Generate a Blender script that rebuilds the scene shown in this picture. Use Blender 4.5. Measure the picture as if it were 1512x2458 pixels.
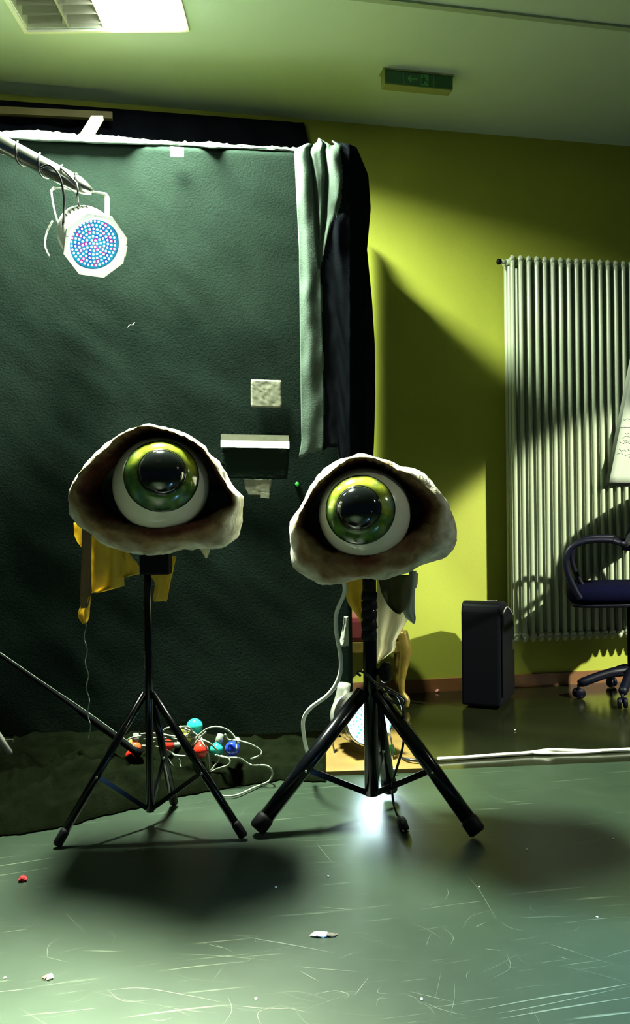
import bpy, bmesh, math, random
from mathutils import Vector, Matrix, noise
random.seed(7)
SC = bpy.context.scene
COL = SC.collection
for o in list(bpy.data.objects): bpy.data.objects.remove(o)

# ------------------------------------------------------------------ camera
FPX, CX, CY = 2000.0, 756.0, 1240.0          # focal length / principal point for a 1512 x 2458 frame
CAMH, YAW, ROLL = 0.94, math.radians(11.3), math.radians(0.66)
F = Vector((math.sin(YAW), math.cos(YAW), 0)); R0 = Vector((math.cos(YAW), -math.sin(YAW), 0)); Z = Vector((0, 0, 1))
RR = R0*math.cos(ROLL) - Z*math.sin(ROLL); UU = Z*math.cos(ROLL) + R0*math.sin(ROLL)
CAM = Vector((0, 0, CAMH))
cd = bpy.data.cameras.new('camera'); cam = bpy.data.objects.new('camera', cd); COL.objects.link(cam)
cd.sensor_fit = 'VERTICAL'; cd.sensor_height = 36.0; cd.lens = FPX/2458*36.0
cd.shift_y = (CY-1229)/2458; cd.clip_start = 0.05
M = Matrix((RR, UU, -F)).transposed().to_4x4(); M.translation = CAM
cam.matrix_world = M
SC.camera = cam
# ------------------------------------------------------------------ world, lights, exposure
w = bpy.data.worlds.new('world'); SC.world = w; w.use_nodes = True
w.node_tree.nodes['Background'].inputs[0].default_value = (0.16, 0.40, 0.62, 1)
w.node_tree.nodes['Background'].inputs[1].default_value = 0.055
SC.view_settings.view_transform = 'Standard'; SC.view_settings.look = 'None'
SC.view_settings.exposure = 0.0; SC.view_settings.gamma = 1.0; SC.view_settings.use_curve_mapping = False

def ray(px, py): return F + RR*((px-CX)/FPX) - UU*((py-CY)/FPX)
def P(px, py, d): return CAM + ray(px, py)*d
def PZ(px, py, z=0.0):
    r = ray(px, py); return CAM + r*((z-CAMH)/r.z)
def PPL(px, py, p0, n):
    r = ray(px, py); return CAM + r*((p0-CAM).dot(n)/r.dot(n))
CEIL = 3.0; WY = 4.24
def PW(px, py, off=0.0): return PPL(px, py, Vector((0, WY-off, 0)), Vector((0, 1, 0)))

def area(name, loc, sx, sy, power, color, spread=180, rotz=0.0):
    l = bpy.data.lights.new(name, 'AREA'); l.shape = 'RECTANGLE'; l.size = sx; l.size_y = sy
    l.energy = power; l.color = color; l.spread = math.radians(spread)
    o = bpy.data.objects.new(name, l); COL.objects.link(o); o.location = loc; o.rotation_euler = (0, 0, rotz); return o
def spot(name, loc, direction, power, color, size, blend, radius):
    l = bpy.data.lights.new(name, 'SPOT'); l.energy = power; l.color = color; l.spot_size = math.radians(size)
    l.spot_blend = blend; l.shadow_soft_size = radius
    o = bpy.data.objects.new(name, l); COL.objects.link(o); o.location = loc
    o.rotation_euler = Vector(direction).to_track_quat('-Z', 'Y').to_euler(); return o
# three ceiling luminaires of the room: the one in view, one off to the right, one behind the camera
LAMP_A = PZ(350, 70, CEIL) - F*0.34
area('ceiling_lamp_light', (LAMP_A.x, LAMP_A.y, CEIL-0.022), 0.34, 0.56, 640, (0.88, 1.0, 0.76), 158, -YAW)
LAMP_B = Vector((3.95, 1.10, CEIL-0.07))
spot('ceiling_lamp_light', LAMP_B, (0, 0, -1), 170, (0.95, 1.0, 0.80), 135, 0.10, 0.10)
spot('ceiling_lamp_beam', LAMP_B, Vector((2.40, WY, 0.10))-LAMP_B, 3700, (0.97, 1.0, 0.76), 33, 0.22, 0.07)
LAMP_C = Vector((-0.35, 1.10, CEIL-0.07))
spot('ceiling_lamp_light', LAMP_C, (0, 0, -1), 11000, (1.0, 0.97, 0.76), 40, 0.95, 0.20)

# ------------------------------------------------------------------ materials
MATS = {}
def mat(name, col, rough=0.6, metal=0.0, var=0.0, vscale=8.0, bump=0.0, bscale=60.0, emit=None, estr=0.0, coat=0.0, transl=0.0, sheen=0.0, spec=0.5):
    m = bpy.data.materials.new(name); m.use_nodes = True; nt = m.node_tree; n = nt.nodes; b = n['Principled BSDF']
    b.inputs['Base Color'].default_value = (*col, 1); b.inputs['Roughness'].default_value = rough
    b.inputs['Metallic'].default_value = metal; b.inputs['Coat Weight'].default_value = coat
    b.inputs['Specular IOR Level'].default_value = spec
    if sheen: b.inputs['Sheen Weight'].default_value = sheen
    tc = n.new('ShaderNodeTexCoord')
    if var:
        nz = n.new('ShaderNodeTexNoise'); nz.inputs['Scale'].default_value = vscale; nz.inputs['Detail'].default_value = 5
        nt.links.new(tc.outputs['Object'], nz.inputs['Vector'])
        rp = n.new('ShaderNodeValToRGB'); e = rp.color_ramp.elements
        e[0].position = 0.3; e[1].position = 0.7
        e[0].color = (*[c*(1-var) for c in col], 1); e[1].color = (*[min(1, c*(1+var)) for c in col], 1)
        nt.links.new(nz.outputs['Fac'], rp.inputs[0]); nt.links.new(rp.outputs[0], b.inputs['Base Color'])
    if bump:
        nb = n.new('ShaderNodeTexNoise'); nb.inputs['Scale'].default_value = bscale; nb.inputs['Detail'].default_value = 4
        nt.links.new(tc.outputs['Object'], nb.inputs['Vector'])
        bp = n.new('ShaderNodeBump'); bp.inputs['Strength'].default_value = bump; bp.inputs['Distance'].default_value = 0.01
        nt.links.new(nb.outputs['Fac'], bp.inputs['Height']); nt.links.new(bp.outputs[0], b.inputs['Normal'])
    if emit:
        b.inputs['Emission Color'].default_value = (*emit, 1); b.inputs['Emission Strength'].default_value = estr
    if transl:
        tr = n.new('ShaderNodeBsdfTranslucent'); tr.inputs[0].default_value = (*col, 1)
        mx = n.new('ShaderNodeMixShader'); mx.inputs[0].default_value = transl
        nt.links.new(b.outputs[0], mx.inputs[1]); nt.links.new(tr.outputs[0], mx.inputs[2])
        nt.links.new(mx.outputs[0], n['Material Output'].inputs[0])
    MATS[name] = m; return m
mat('wall_paint', (0.235, 0.262, 0.021), 0.75, var=0.05, vscale=3, bump=0.08, bscale=160)
mat('ceiling_paint', (0.36, 0.45, 0.37), 0.85, var=0.03, vscale=2, bump=0.05, bscale=120)
mat('felt', (0.0062, 0.0108, 0.0085), 0.95, var=0.10, vscale=9, bump=0.22, bscale=130, spec=0.0)
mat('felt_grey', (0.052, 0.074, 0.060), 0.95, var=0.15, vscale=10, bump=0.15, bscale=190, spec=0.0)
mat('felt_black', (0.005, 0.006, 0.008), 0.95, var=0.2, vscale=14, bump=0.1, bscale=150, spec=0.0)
mat('heap_cloth', (0.0030, 0.0042, 0.0020), 0.9, var=0.3, vscale=14, bump=0.25, bscale=150, spec=0.0)
mat('black_metal', (0.002, 0.0025, 0.004), 0.2, 0.0, spec=0.3)
mat('black_rubber', (0.003, 0.003, 0.005), 0.6, spec=0.2)
mat('black_plastic', (0.0015, 0.002, 0.004), 0.5, spec=0.10)
mat('white_metal', (0.78, 0.80, 0.74), 0.32, 0.15)
mat('steel', (0.62, 0.62, 0.56), 0.24, 1.0, bump=0.03, bscale=30)
mat('grey_metal', (0.30, 0.31, 0.28), 0.45, 0.4, bump=0.05, bscale=40)
mat('wood_board', (0.15, 0.092, 0.02), 0.55, var=0.2, vscale=6, bump=0.08)
mat('wood_base', (0.13, 0.052, 0.014), 0.55, var=0.2, vscale=9, bump=0.08)
mat('batten_wood', (0.10, 0.085, 0.02), 0.6, var=0.15)
mat('radiator_paint', (0.27, 0.31, 0.22), 0.30, var=0.04, vscale=3)
mat('paper', (0.26, 0.29, 0.24), 0.8, var=0.03, vscale=10, transl=0.12)
mat('ink', (0.05, 0.06, 0.07), 0.7)
mat('tape_cream', (0.105, 0.11, 0.075), 0.6, var=0.06, vscale=30, bump=0.1, bscale=45)
mat('tape_white', (0.72, 0.74, 0.66), 0.6, var=0.06, vscale=30, bump=0.2, bscale=45)
mat('chair_blue', (0.0008, 0.0010, 0.008), 0.9, var=0.2, vscale=30, bump=0.1, bscale=150, spec=0.03)
mat('chair_plastic', (0.001, 0.0013, 0.006), 0.45, spec=0.12)
mat('gold', (0.20, 0.145, 0.025), 0.42, 0.35, var=0.25, vscale=25, bump=0.15, bscale=50)
mat('red_velvet', (0.16, 0.008, 0.010), 0.85, sheen=0.3)
mat('cable_white', (0.8, 0.8, 0.72), 0.45)
mat('cable_grey', (0.22, 0.25, 0.20), 0.5)
mat('cable_black', (0.006, 0.006, 0.008), 0.35)
mat('sign_green', (0.006, 0.055, 0.016), 0.35)
mat('sign_light', (0.045, 0.22, 0.05), 0.4)
mat('sign_body', (0.16, 0.18, 0.06), 0.6)
mat('track_grey', (0.20, 0.26, 0.18), 0.6)
mat('louvre', (0.70, 0.72, 0.60), 0.35, 0.1)
mat('louvre_grey', (0.22, 0.23, 0.17), 0.4, 0.1)
mat('diffuser', (1, 1, 1), 0.5, emit=(0.96, 1.0, 0.93), estr=42.0)
mat('lamp_off', (0.8, 0.8, 0.75), 0.5)
mat('ochre_cloth', (0.78, 0.60, 0.10), 0.9, var=0.18, vscale=14, bump=0.25, bscale=70, transl=0.5)
mat('brown_cloth', (0.16, 0.10, 0.045), 0.9, var=0.2, vscale=14, bump=0.25, bscale=70, transl=0.1)
mat('olive_cloth', (0.05, 0.048, 0.014), 0.9, var=0.2, vscale=14, bump=0.25, bscale=70)
mat('cream_cloth', (0.78, 0.74, 0.58), 0.9, var=0.10, vscale=12, bump=0.25, bscale=70, transl=0.5)
mat('grey_cloth', (0.30, 0.33, 0.28), 0.9, var=0.15, vscale=12, bump=0.25, bscale=70, transl=0.1)
mat('eye_white', (0.62, 0.58, 0.47), 0.22, var=0.10, vscale=7, coat=0.4)
mat('pupil_black', (0.004, 0.005, 0.006), 0.10, coat=0.6, bump=0.02, bscale=12)
mat('iris_ring', (0.006, 0.010, 0.006), 0.2, coat=0.3)
mat('green_plastic', (0.02, 0.55, 0.05), 0.35)
mat('green_led', (0.01, 0.3, 0.02), 0.4, emit=(0.02, 0.5, 0.05), estr=0.35)
mat('scrap_red', (0.45, 0.02, 0.03), 0.5)
mat('scrap_pink', (0.55, 0.22, 0.20), 0.6)
mat('scrap_white', (0.75, 0.74, 0.66), 0.7)
mat('scrap_dark', (0.06, 0.045, 0.03), 0.7)
for nm, c in (('turquoise', (0.02, 0.46, 0.40)), ('red', (0.62, 0.025, 0.012)), ('teal', (0.02, 0.36, 0.28)), ('blue', (0.012, 0.035, 0.46)), ('orange', (0.66, 0.10, 0.03)), ('yellow', (0.55, 0.50, 0.06))):
    mat('bulb_'+nm, c, 0.12, coat=0.5)
mat('socket', (0.26, 0.29, 0.26), 0.3, 0.3)
mat('led_white', (0.2, 0.2, 0.2), 0.4, emit=(0.93, 0.98, 1.0), estr=3.2, spec=0.0)
mat('led_cyan', (0.01, 0.03, 0.04), 0.3, emit=(0.01, 0.48, 0.75), estr=0.75, spec=0.0)
mat('led_magenta', (0.04, 0.01, 0.03), 0.3, emit=(0.80, 0.01, 0.42), estr=0.75, spec=0.0)
mat('led_blue', (0.01, 0.01, 0.04), 0.3, emit=(0.05, 0.05, 0.70), estr=0.75, spec=0.0)
mat('led_floor', (0.8, 1, 1), 0.3, emit=(0.82, 0.95, 1.0), estr=3.0)
mat('led_floor_rim', (0.02, 0.6, 0.7), 0.3, emit=(0.02, 0.55, 0.75), estr=1.0)
mat('matte_black', (0.0015, 0.0016, 0.0022), 0.7, spec=0.05)
mat('sparkle_cord', (0.16, 0.22, 0.17), 0.35, 0.3, var=0.7, vscale=90)

def node_iris():
    m = bpy.data.materials.new('iris_paint'); m.use_nodes = True; nt = m.node_tree; n = nt.nodes; b = n['Principled BSDF']
    tc = n.new('ShaderNodeTexCoord'); ca = n.new('ShaderNodeVertexColor'); ca.layer_name = 'paint'
    nz = n.new('ShaderNodeTexNoise'); nz.inputs['Scale'].default_value = 26; nz.inputs['Detail'].default_value = 6
    nt.links.new(tc.outputs['Object'], nz.inputs['Vector'])
    rp = n.new('ShaderNodeValToRGB'); e = rp.color_ramp.elements
    e[0].position = 0.33; e[0].color = (0.22, 0.30, 0.20, 1); e[1].position = 0.68; e[1].color = (1.35, 1.3, 1.1, 1)
    nt.links.new(nz.outputs['Fac'], rp.inputs[0])
    mx = n.new('ShaderNodeMixRGB'); mx.blend_type = 'MULTIPLY'; mx.inputs[0].default_value = 0.85
    nt.links.new(ca.outputs[0], mx.inputs[1]); nt.links.new(rp.outputs[0], mx.inputs[2]); nt.links.new(mx.outputs[0], b.inputs['Base Color'])
    b.inputs['Roughness'].default_value = 0.13; b.inputs['Coat Weight'].default_value = 0.4
    MATS['iris_paint'] = m
node_iris()
def node_lid():
    m = bpy.data.materials.new('lid_fabric'); m.use_nodes = True; nt = m.node_tree; n = nt.nodes; b = n['Principled BSDF']
    tc = n.new('ShaderNodeTexCoord'); ca = n.new('ShaderNodeVertexColor'); ca.layer_name = 'paint'
    nz = n.new('ShaderNodeTexNoise'); nz.inputs['Scale'].default_value = 22; nz.inputs['Detail'].default_value = 6
    nt.links.new(tc.outputs['Object'], nz.inputs['Vector'])
    rp = n.new('ShaderNodeValToRGB'); e = rp.color_ramp.elements
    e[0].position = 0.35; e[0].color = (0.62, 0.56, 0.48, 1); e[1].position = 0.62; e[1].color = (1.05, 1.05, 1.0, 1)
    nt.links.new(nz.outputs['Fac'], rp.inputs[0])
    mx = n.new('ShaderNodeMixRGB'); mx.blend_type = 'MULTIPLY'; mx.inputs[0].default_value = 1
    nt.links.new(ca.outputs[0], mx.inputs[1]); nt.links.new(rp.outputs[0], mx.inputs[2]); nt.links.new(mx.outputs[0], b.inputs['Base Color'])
    b.inputs['Roughness'].default_value = 0.9; b.inputs['Specular IOR Level'].default_value = 0.15
    n2 = n.new('ShaderNodeTexNoise'); n2.inputs['Scale'].default_value = 34; n2.inputs['Detail'].default_value = 6; n2.inputs['Distortion'].default_value = 1.2
    nt.links.new(tc.outputs['Object'], n2.inputs['Vector'])
    bp = n.new('ShaderNodeBump'); bp.inputs['Strength'].default_value = 0.6; bp.inputs['Distance'].default_value = 0.012
    nt.links.new(n2.outputs['Fac'], bp.inputs['Height']); nt.links.new(bp.outputs[0], b.inputs['Normal'])
    MATS['lid_fabric'] = m
node_lid()
def node_floor(name, base, lo, rough, scratch):
    m = bpy.data.materials.new(name); m.use_nodes = True; nt = m.node_tree; n = nt.nodes; L = nt.links.new; b = n['Principled BSDF']
    tc = n.new('ShaderNodeTexCoord')
    nz = n.new('ShaderNodeTexNoise'); nz.inputs['Scale'].default_value = 3.0; nz.inputs['Detail'].default_value = 8; nz.inputs['Roughness'].default_value = 0.7
    L(tc.outputs['Object'], nz.inputs['Vector'])
    rp = n.new('ShaderNodeValToRGB'); e = rp.color_ramp.elements
    e[0].position = 0.3; e[0].color = (*lo, 1); e[1].position = 0.7; e[1].color = (*base, 1); L(nz.outputs['Fac'], rp.inputs[0])
    last = rp.outputs[0]; acc = None
    for i, (ang, sc, th) in enumerate(((14, 2.2, 0.705), (-62, 2.6, 0.72), (75, 3.2, 0.725), (-20, 4.0, 0.715)) if scratch else ()):
        mp = n.new('ShaderNodeMapping'); mp.inputs['Rotation'].default_value = (0, 0, math.radians(ang)); mp.inputs['Scale'].default_value = (sc*0.9, sc*34, 1)
        mp.inputs['Location'].default_value = (i*3.1, i*1.7, 0)
        wob = n.new('ShaderNodeTexNoise'); wob.inputs['Scale'].default_value = 0.9; wob.inputs['Detail'].default_value = 1
        L(tc.outputs['Object'], wob.inputs['Vector'])
        ad = n.new('ShaderNodeVectorMath'); ad.operation = 'MULTIPLY_ADD'; ad.inputs[1].default_value = (0.25, 0.25, 0)
        L(wob.outputs['Color'], ad.inputs[0]); L(tc.outputs['Object'], ad.inputs[2]); L(ad.outputs[0], mp.inputs['Vector'])
        s = n.new('ShaderNodeTexNoise'); s.inputs['Scale'].default_value = 1.0; s.inputs['Detail'].default_value = 2.5; L(mp.outputs[0], s.inputs['Vector'])
        r2 = n.new('ShaderNodeMapRange'); r2.inputs[1].default_value = th-0.03; r2.inputs[2].default_value = th+0.05; L(s.outputs['Fac'], r2.inputs[0])
        if acc is None: acc = r2.outputs[0]
        else:
            mxx = n.new('ShaderNodeMath'); mxx.operation = 'MAXIMUM'; L(acc, mxx.inputs[0]); L(r2.outputs[0], mxx.inputs[1]); acc = mxx.outputs[0]
    if acc is not None:
        mm = n.new('ShaderNodeMath'); mm.operation = 'MULTIPLY'; mm.inputs[1].default_value = scratch; L(acc, mm.inputs[0])
        mx = n.new('ShaderNodeMixRGB'); mx.inputs[2].default_value = (0.42, 0.50, 0.36, 1); L(mm.outputs[0], mx.inputs[0]); L(last, mx.inputs[1]); last = mx.outputs[0]
    L(last, b.inputs['Base Color'])
    rr = n.new('ShaderNodeMapRange'); rr.inputs[3].default_value = rough*0.92; rr.inputs[4].default_value = rough*1.08; L(nz.outputs['Fac'], rr.inputs[0]); L(rr.outputs[0], b.inputs['Roughness'])
    MATS[name] = m
node_floor('dance_vinyl', (0.0155, 0.0290, 0.0165), (0.0105, 0.0200, 0.0115), 0.37, 0.16)
node_floor('lacquer', (0.0075, 0.009, 0.0035), (0.005, 0.006, 0.0025), 0.15, 0)

# ------------------------------------------------------------------ mesh helpers
WL = {}                                         # world location of every object made (translation only)
def place(o, wloc, parent):
    WL[o.name] = Vector(wloc)
    if parent is not None:
        o.parent = parent; o.location = Vector(wloc) - WL[parent.name]
    else: o.location = wloc
def mesh(name, verts, faces, m, parent=None, smooth=True, mats=None, midx=None, colors=None, label=None):
    vs = [Vector(v) for v in verts]
    lo = Vector([min(v[i] for v in vs) for i in range(3)]); hi = Vector([max(v[i] for v in vs) for i in range(3)])
    c = Vector(((lo.x+hi.x)/2, (lo.y+hi.y)/2, lo.z)) if parent is None else (lo+hi)/2
    me = bpy.data.meshes.new(name); me.from_pydata([v-c for v in vs], [], faces)
    for mm in (mats or [m]): me.materials.append(MATS[mm])
    for i, p in enumerate(me.polygons):
        p.use_smooth = smooth
        if midx: p.material_index = midx[i]
    if colors:
        ca = me.color_attributes.new('paint', 'FLOAT_COLOR', 'POINT')
        for i, cc in enumerate(colors): ca.data[i].color = (*cc, 1)
    bm = bmesh.new(); bm.from_mesh(me); bmesh.ops.recalc_face_normals(bm, faces=bm.faces); bm.to_mesh(me); bm.free()
    o = bpy.data.objects.new(name, me); COL.objects.link(o); place(o, c, parent)
    if label: o['label'] = label
    return o
def tag(o, label, cat, group=None, kind=None):
    o['label'] = label; o['category'] = cat
    if group: o['group'] = group
    if kind: o['kind'] = kind
    return o
def struct(o): o['kind'] = 'structure'; return o
def thing(name, label, cat, loc, group=None):
    o = bpy.data.objects.new(name, None); COL.objects.link(o); o.empty_display_size = 0.05; place(o, Vector(loc), None)
    return tag(o, label, cat, group)
def smoothpath(pts, n=8):
    pts = [Vector(p) for p in pts]
    if len(pts) < 3: return pts
    out = []
    q = [pts[0]*2-pts[1]] + pts + [pts[-1]*2-pts[-2]]
    for i in range(1, len(q)-2):
        a, b, c, d = q[i-1], q[i], q[i+1], q[i+2]
        for k in range(n):
            t = k/n
            out.append(0.5*((2*b)+(c-a)*t+(2*a-5*b+4*c-d)*t*t+(3*b-a-3*c+d)*t**3))
    out.append(pts[-1]); return out
def tube_vf(path, rad, seg=8, flat=None, up=None, base=0):
    """vertices and faces of a tube; rad number or list; flat=(w,h) gives a rectangular strip"""
    n = len(path); V = []; Fc = []
    tprev = None; nx = None
    for i, p in enumerate(path):
        t = (path[min(i+1, n-1)]-path[max(i-1, 0)]).normalized()
        if nx is None:
            ref = Vector(up) if up is not None else (Z if abs(t.z) < 0.9 else Vector((1, 0, 0)))
            nx = t.cross(ref).normalized()
        else:
            nx = (nx - t*nx.dot(t)).normalized()
        ny = t.cross(nx).normalized()
        r = rad[i] if isinstance(rad, (list, tuple)) else rad
        if flat:
            a, b = flat[0]/2, flat[1]/2
            for s1, s2 in ((-1, -1), (1, -1), (1, 1), (-1, 1)): V.append(p+nx*(a*s1)+ny*(b*s2))
        else:
            for k in range(seg):
                an = 2*math.pi*k/seg; V.append(p+nx*(r*math.cos(an))+ny*(r*math.sin(an)))
    S = 4 if flat else seg
    for i in range(n-1):
        for k in range(S):
            k2 = (k+1) % S; Fc.append([base+i*S+k, base+i*S+k2, base+(i+1)*S+k2, base+(i+1)*S+k])
    Fc.append([base+k for k in range(S)][::-1]); Fc.append([base+(n-1)*S+k for k in range(S)])
    return V, Fc
def tube(name, pts, rad, m, parent=None, seg=10, smooth_n=8, flat=None, up=None, label=None):
    path = smoothpath(pts, smooth_n) if smooth_n else [Vector(p) for p in pts]
    V, Fc = tube_vf(path, rad, seg, flat, up)
    return mesh(name, V, Fc, m, parent, smooth=not flat, label=label)
def multi_tube(name, paths, rad, m, parent=None, seg=6):
    V = []; Fc = []
    for p in paths:
        v, f = tube_vf(smoothpath(p, 7), rad, seg, base=len(V)); V += v; Fc += f
    return mesh(name, V, Fc, m, parent)
def frame(axis, up=Z):
    a = Vector(axis).normalized(); x = Vector(up).cross(a).normalized(); y = a.cross(x).normalized()
    return x, y, a                              # x right-ish, y up-ish, a along
def lathe(name, prof, org, axis, m, parent=None, seg=32, up=Z, label=None, closed=False, colors=None, smooth=True):
    x, y, a = frame(axis, up); V = []; Fc = []; C = []; ring = []
    for r, h in prof:
        if r < 1e-6:
            ring.append([len(V)]); V.append(org+a*h); C.append((0, 0, h))
        else:
            ids = []
            for k in range(seg):
                an = 2*math.pi*k/seg; ids.append(len(V)); V.append(org+a*h+x*(r*math.cos(an))+y*(r*math.sin(an))); C.append((r, an, h))
            ring.append(ids)
    for A, B in zip(ring, ring[1:]):
        for k in range(seg):
            k2 = (k+1) % seg
            if len(A) == 1 and len(B) == 1: continue
            if len(A) == 1: Fc.append([A[0], B[k], B[k2]])
            elif len(B) == 1: Fc.append([A[k], B[0], A[k2]])
            else: Fc.append([A[k], B[k], B[k2], A[k2]])
    return mesh(name, V, Fc, m, parent, smooth, label=label, colors=[colors(*c) for c in C] if colors else None)
def box(name, org, ax, ay, az, m, parent=None, bevel=0.0, label=None):
    """box from corner-centre org with half vectors"""
    bm = bmesh.new(); vs = []
    for sx in (-1, 1):
        for sy in (-1, 1):
            for sz in (-1, 1): vs.append(bm.verts.new(Vector(org)+Vector(ax)*sx+Vector(ay)*sy+Vector(az)*sz))
    for q in ((0, 1, 3, 2), (4, 6, 7, 5), (0, 4, 5, 1), (2, 3, 7, 6), (0, 2, 6, 4), (1, 5, 7, 3)): bm.faces.new([vs[i] for i in q])
    if bevel: bmesh.ops.bevel(bm, geom=list(bm.edges), offset=bevel, segments=2, affect='EDGES', profile=0.6)
    bm.verts.index_update()
    V = [v.co.copy() for v in bm.verts]; Fc = [[v.index for v in f.verts] for f in bm.faces]; bm.free()
    return mesh(name, V, Fc, m, parent, smooth=False, label=label)
def prism(name, pts, ext, m, parent=None, bevel=0.0, label=None, smooth=False):
    """polygon pts (3D) extruded by vector ext"""
    bm = bmesh.new(); a = [bm.verts.new(p) for p in pts]; b = [bm.verts.new(Vector(p)+Vector(ext)) for p in pts]; n = len(pts)
    bm.faces.new(a); bm.faces.new(b[::-1])
    for i in range(n): bm.faces.new([a[i], b[i], b[(i+1) % n], a[(i+1) % n]])
    if bevel: bmesh.ops.bevel(bm, geom=list(bm.edges), offset=bevel, segments=2, affect='EDGES', profile=0.6)
    bm.verts.index_update()
    V = [v.co.copy() for v in bm.verts]; Fc = [[v.index for v in f.verts] for f in bm.faces]; bm.free()
    return mesh(name, V, Fc, m, parent, smooth=smooth, label=label)
def sheet(name, grid, thick, nrm, m, parent=None, label=None):
    """closed thin sheet from a 2D grid of points (rows of equal length), thickness along nrm"""
    r = len(grid); c = len(grid[0]); V = [p for row in grid for p in row]; n = len(V); nv = Vector(nrm)*thick
    V = V + [p+nv for p in V]; Fc = []
    for i in range(r-1):
        for j in range(c-1):
            a, b, d, e = i*c+j, i*c+j+1, (i+1)*c+j+1, (i+1)*c+j
            Fc.append([a, b, d, e]); Fc.append([n+e, n+d, n+b, n+a])
    for j in range(c-1): Fc.append([j, n+j, n+j+1, j+1]); k = (r-1)*c; Fc.append([k+j, k+j+1, n+k+j+1, n+k+j])
    for i in range(r-1): Fc.append([i*c, (i+1)*c, n+(i+1)*c, n+i*c]); k = c-1; Fc.append([i*c+k, n+i*c+k, n+(i+1)*c+k, (i+1)*c+k])
    return mesh(name, V, Fc, m, parent, label=label)
def lerp_rows(rows, y):
    for a, b in zip(rows, rows[1:]):
        if a[0] <= y <= b[0]:
            t = (y-a[0])/(b[0]-a[0]); return [u+(v-u)*t for u, v in zip(a[1:], b[1:])]
    return list(rows[-1][1:]) if y > rows[-1][0] else list(rows[0][1:])
def flap(name, rows, d, m, parent=None, fold=0.012, freq=3.0, ph=0.0, nr=22, nc=12, lean=0.0, label=None, ragged=0.0):
    """hanging cloth: rows of (y, xleft, xright) in pixels at distance d, folded in depth"""
    y0, y1 = rows[0][0], rows[-1][0]; G = []
    for i in range(nr):
        v = i/(nr-1); y = y0+(y1-y0)*v; xl, xr = lerp_rows(rows, y); row = []
        for j in range(nc):
            u = j/(nc-1); x = xl+(xr-xl)*u
            off = fold*math.sin(2*math.pi*(freq*u+ph)+1.5*v)*(0.35+0.65*v) + lean*v + 0.4*fold*noise.noise(Vector((u*4+ph*9, v*5, ph)))
            yy = y + ragged*noise.noise(Vector((u*9, ph*5, 3)))*(1 if i == nr-1 else 0)
            row.append(P(x, yy, d)+F*off)
        G.append(row)
    return sheet(name, G, 0.004, F, m, parent, label)

# ------------------------------------------------------------------ setting
def slab(name, x0, x1, y0, y1, z0, z1, m):
    return box(name, ((x0+x1)/2, (y0+y1)/2, (z0+z1)/2), ((x1-x0)/2, 0, 0), (0, (y1-y0)/2, 0), (0, 0, (z1-z0)/2), m)
struct(slab('floor', -5, 6, -3, WY, -0.1, 0, 'lacquer'))
struct(slab('wall_back', -5, 6, WY, WY+0.12, -0.1, CEIL+0.2, 'wall_paint'))
struct(slab('baseboard_back', -5, 6, WY-0.018, WY, 0, 0.068, 'wood_base'))
# ceiling with the opening for the luminaire in view
fx = R0*0.335; fy = F*0.30                       # half extents of the opening
LC = PZ(255, 69, CEIL) - F*0.30
def lc(u, v, z): return Vector((LC.x, LC.y, 0)) + fx*u + fy*v + Z*z
outer = [(-5, -3), (6, -3), (6, WY), (-5, WY)]
inner = [lc(-1, -1, 0), lc(1, -1, 0), lc(1, 1, 0), lc(-1, 1, 0)]
V = [Vector((x, y, CEIL)) for x, y in outer] + [Vector((p.x, p.y, CEIL)) for p in inner]
V += [v+Z*0.15 for v in V]
Fc = []
for i in range(4):
    j = (i+1) % 4; Fc += [[i, j, 4+j, 4+i], [8+i, 12+i, 12+j, 8+j], [i, 8+i, 8+j, j], [4+i, 4+j, 12+j, 12+i]]
struct(mesh('ceiling', V, Fc, 'ceiling_paint', smooth=False))
a, b = PZ(930, 2, CEIL-0.004), PZ(1640, 84, CEIL-0.004)
dv = (b-a).normalized(); a = a-dv*0.9; b = b+dv*1.6
struct(box('trim_1', (a+b)/2, (b-a)/2, dv.cross(Z)*0.014, Z*0.006, 'track_grey'))

# dance mat lying in front of the wooden base
t = PZ(-260, 1905); q = PZ(2500, 1788)
g = (q-t).normalized(); pts = [t, q, q+g*1.0-g.cross(Z)*(-6.0), t-g*1.0-g.cross(Z)*(-6.0)]
pts = [Vector((p.x, p.y, 0.0005)) for p in pts]
mat('scuff', (0.062, 0.082, 0.056), 0.5)
mato = prism('dance_mat', pts, Z*0.003, 'dance_vinyl')
tag(mato, 'scratched dark green-grey vinyl dance mat covering the floor', 'mat')

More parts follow.
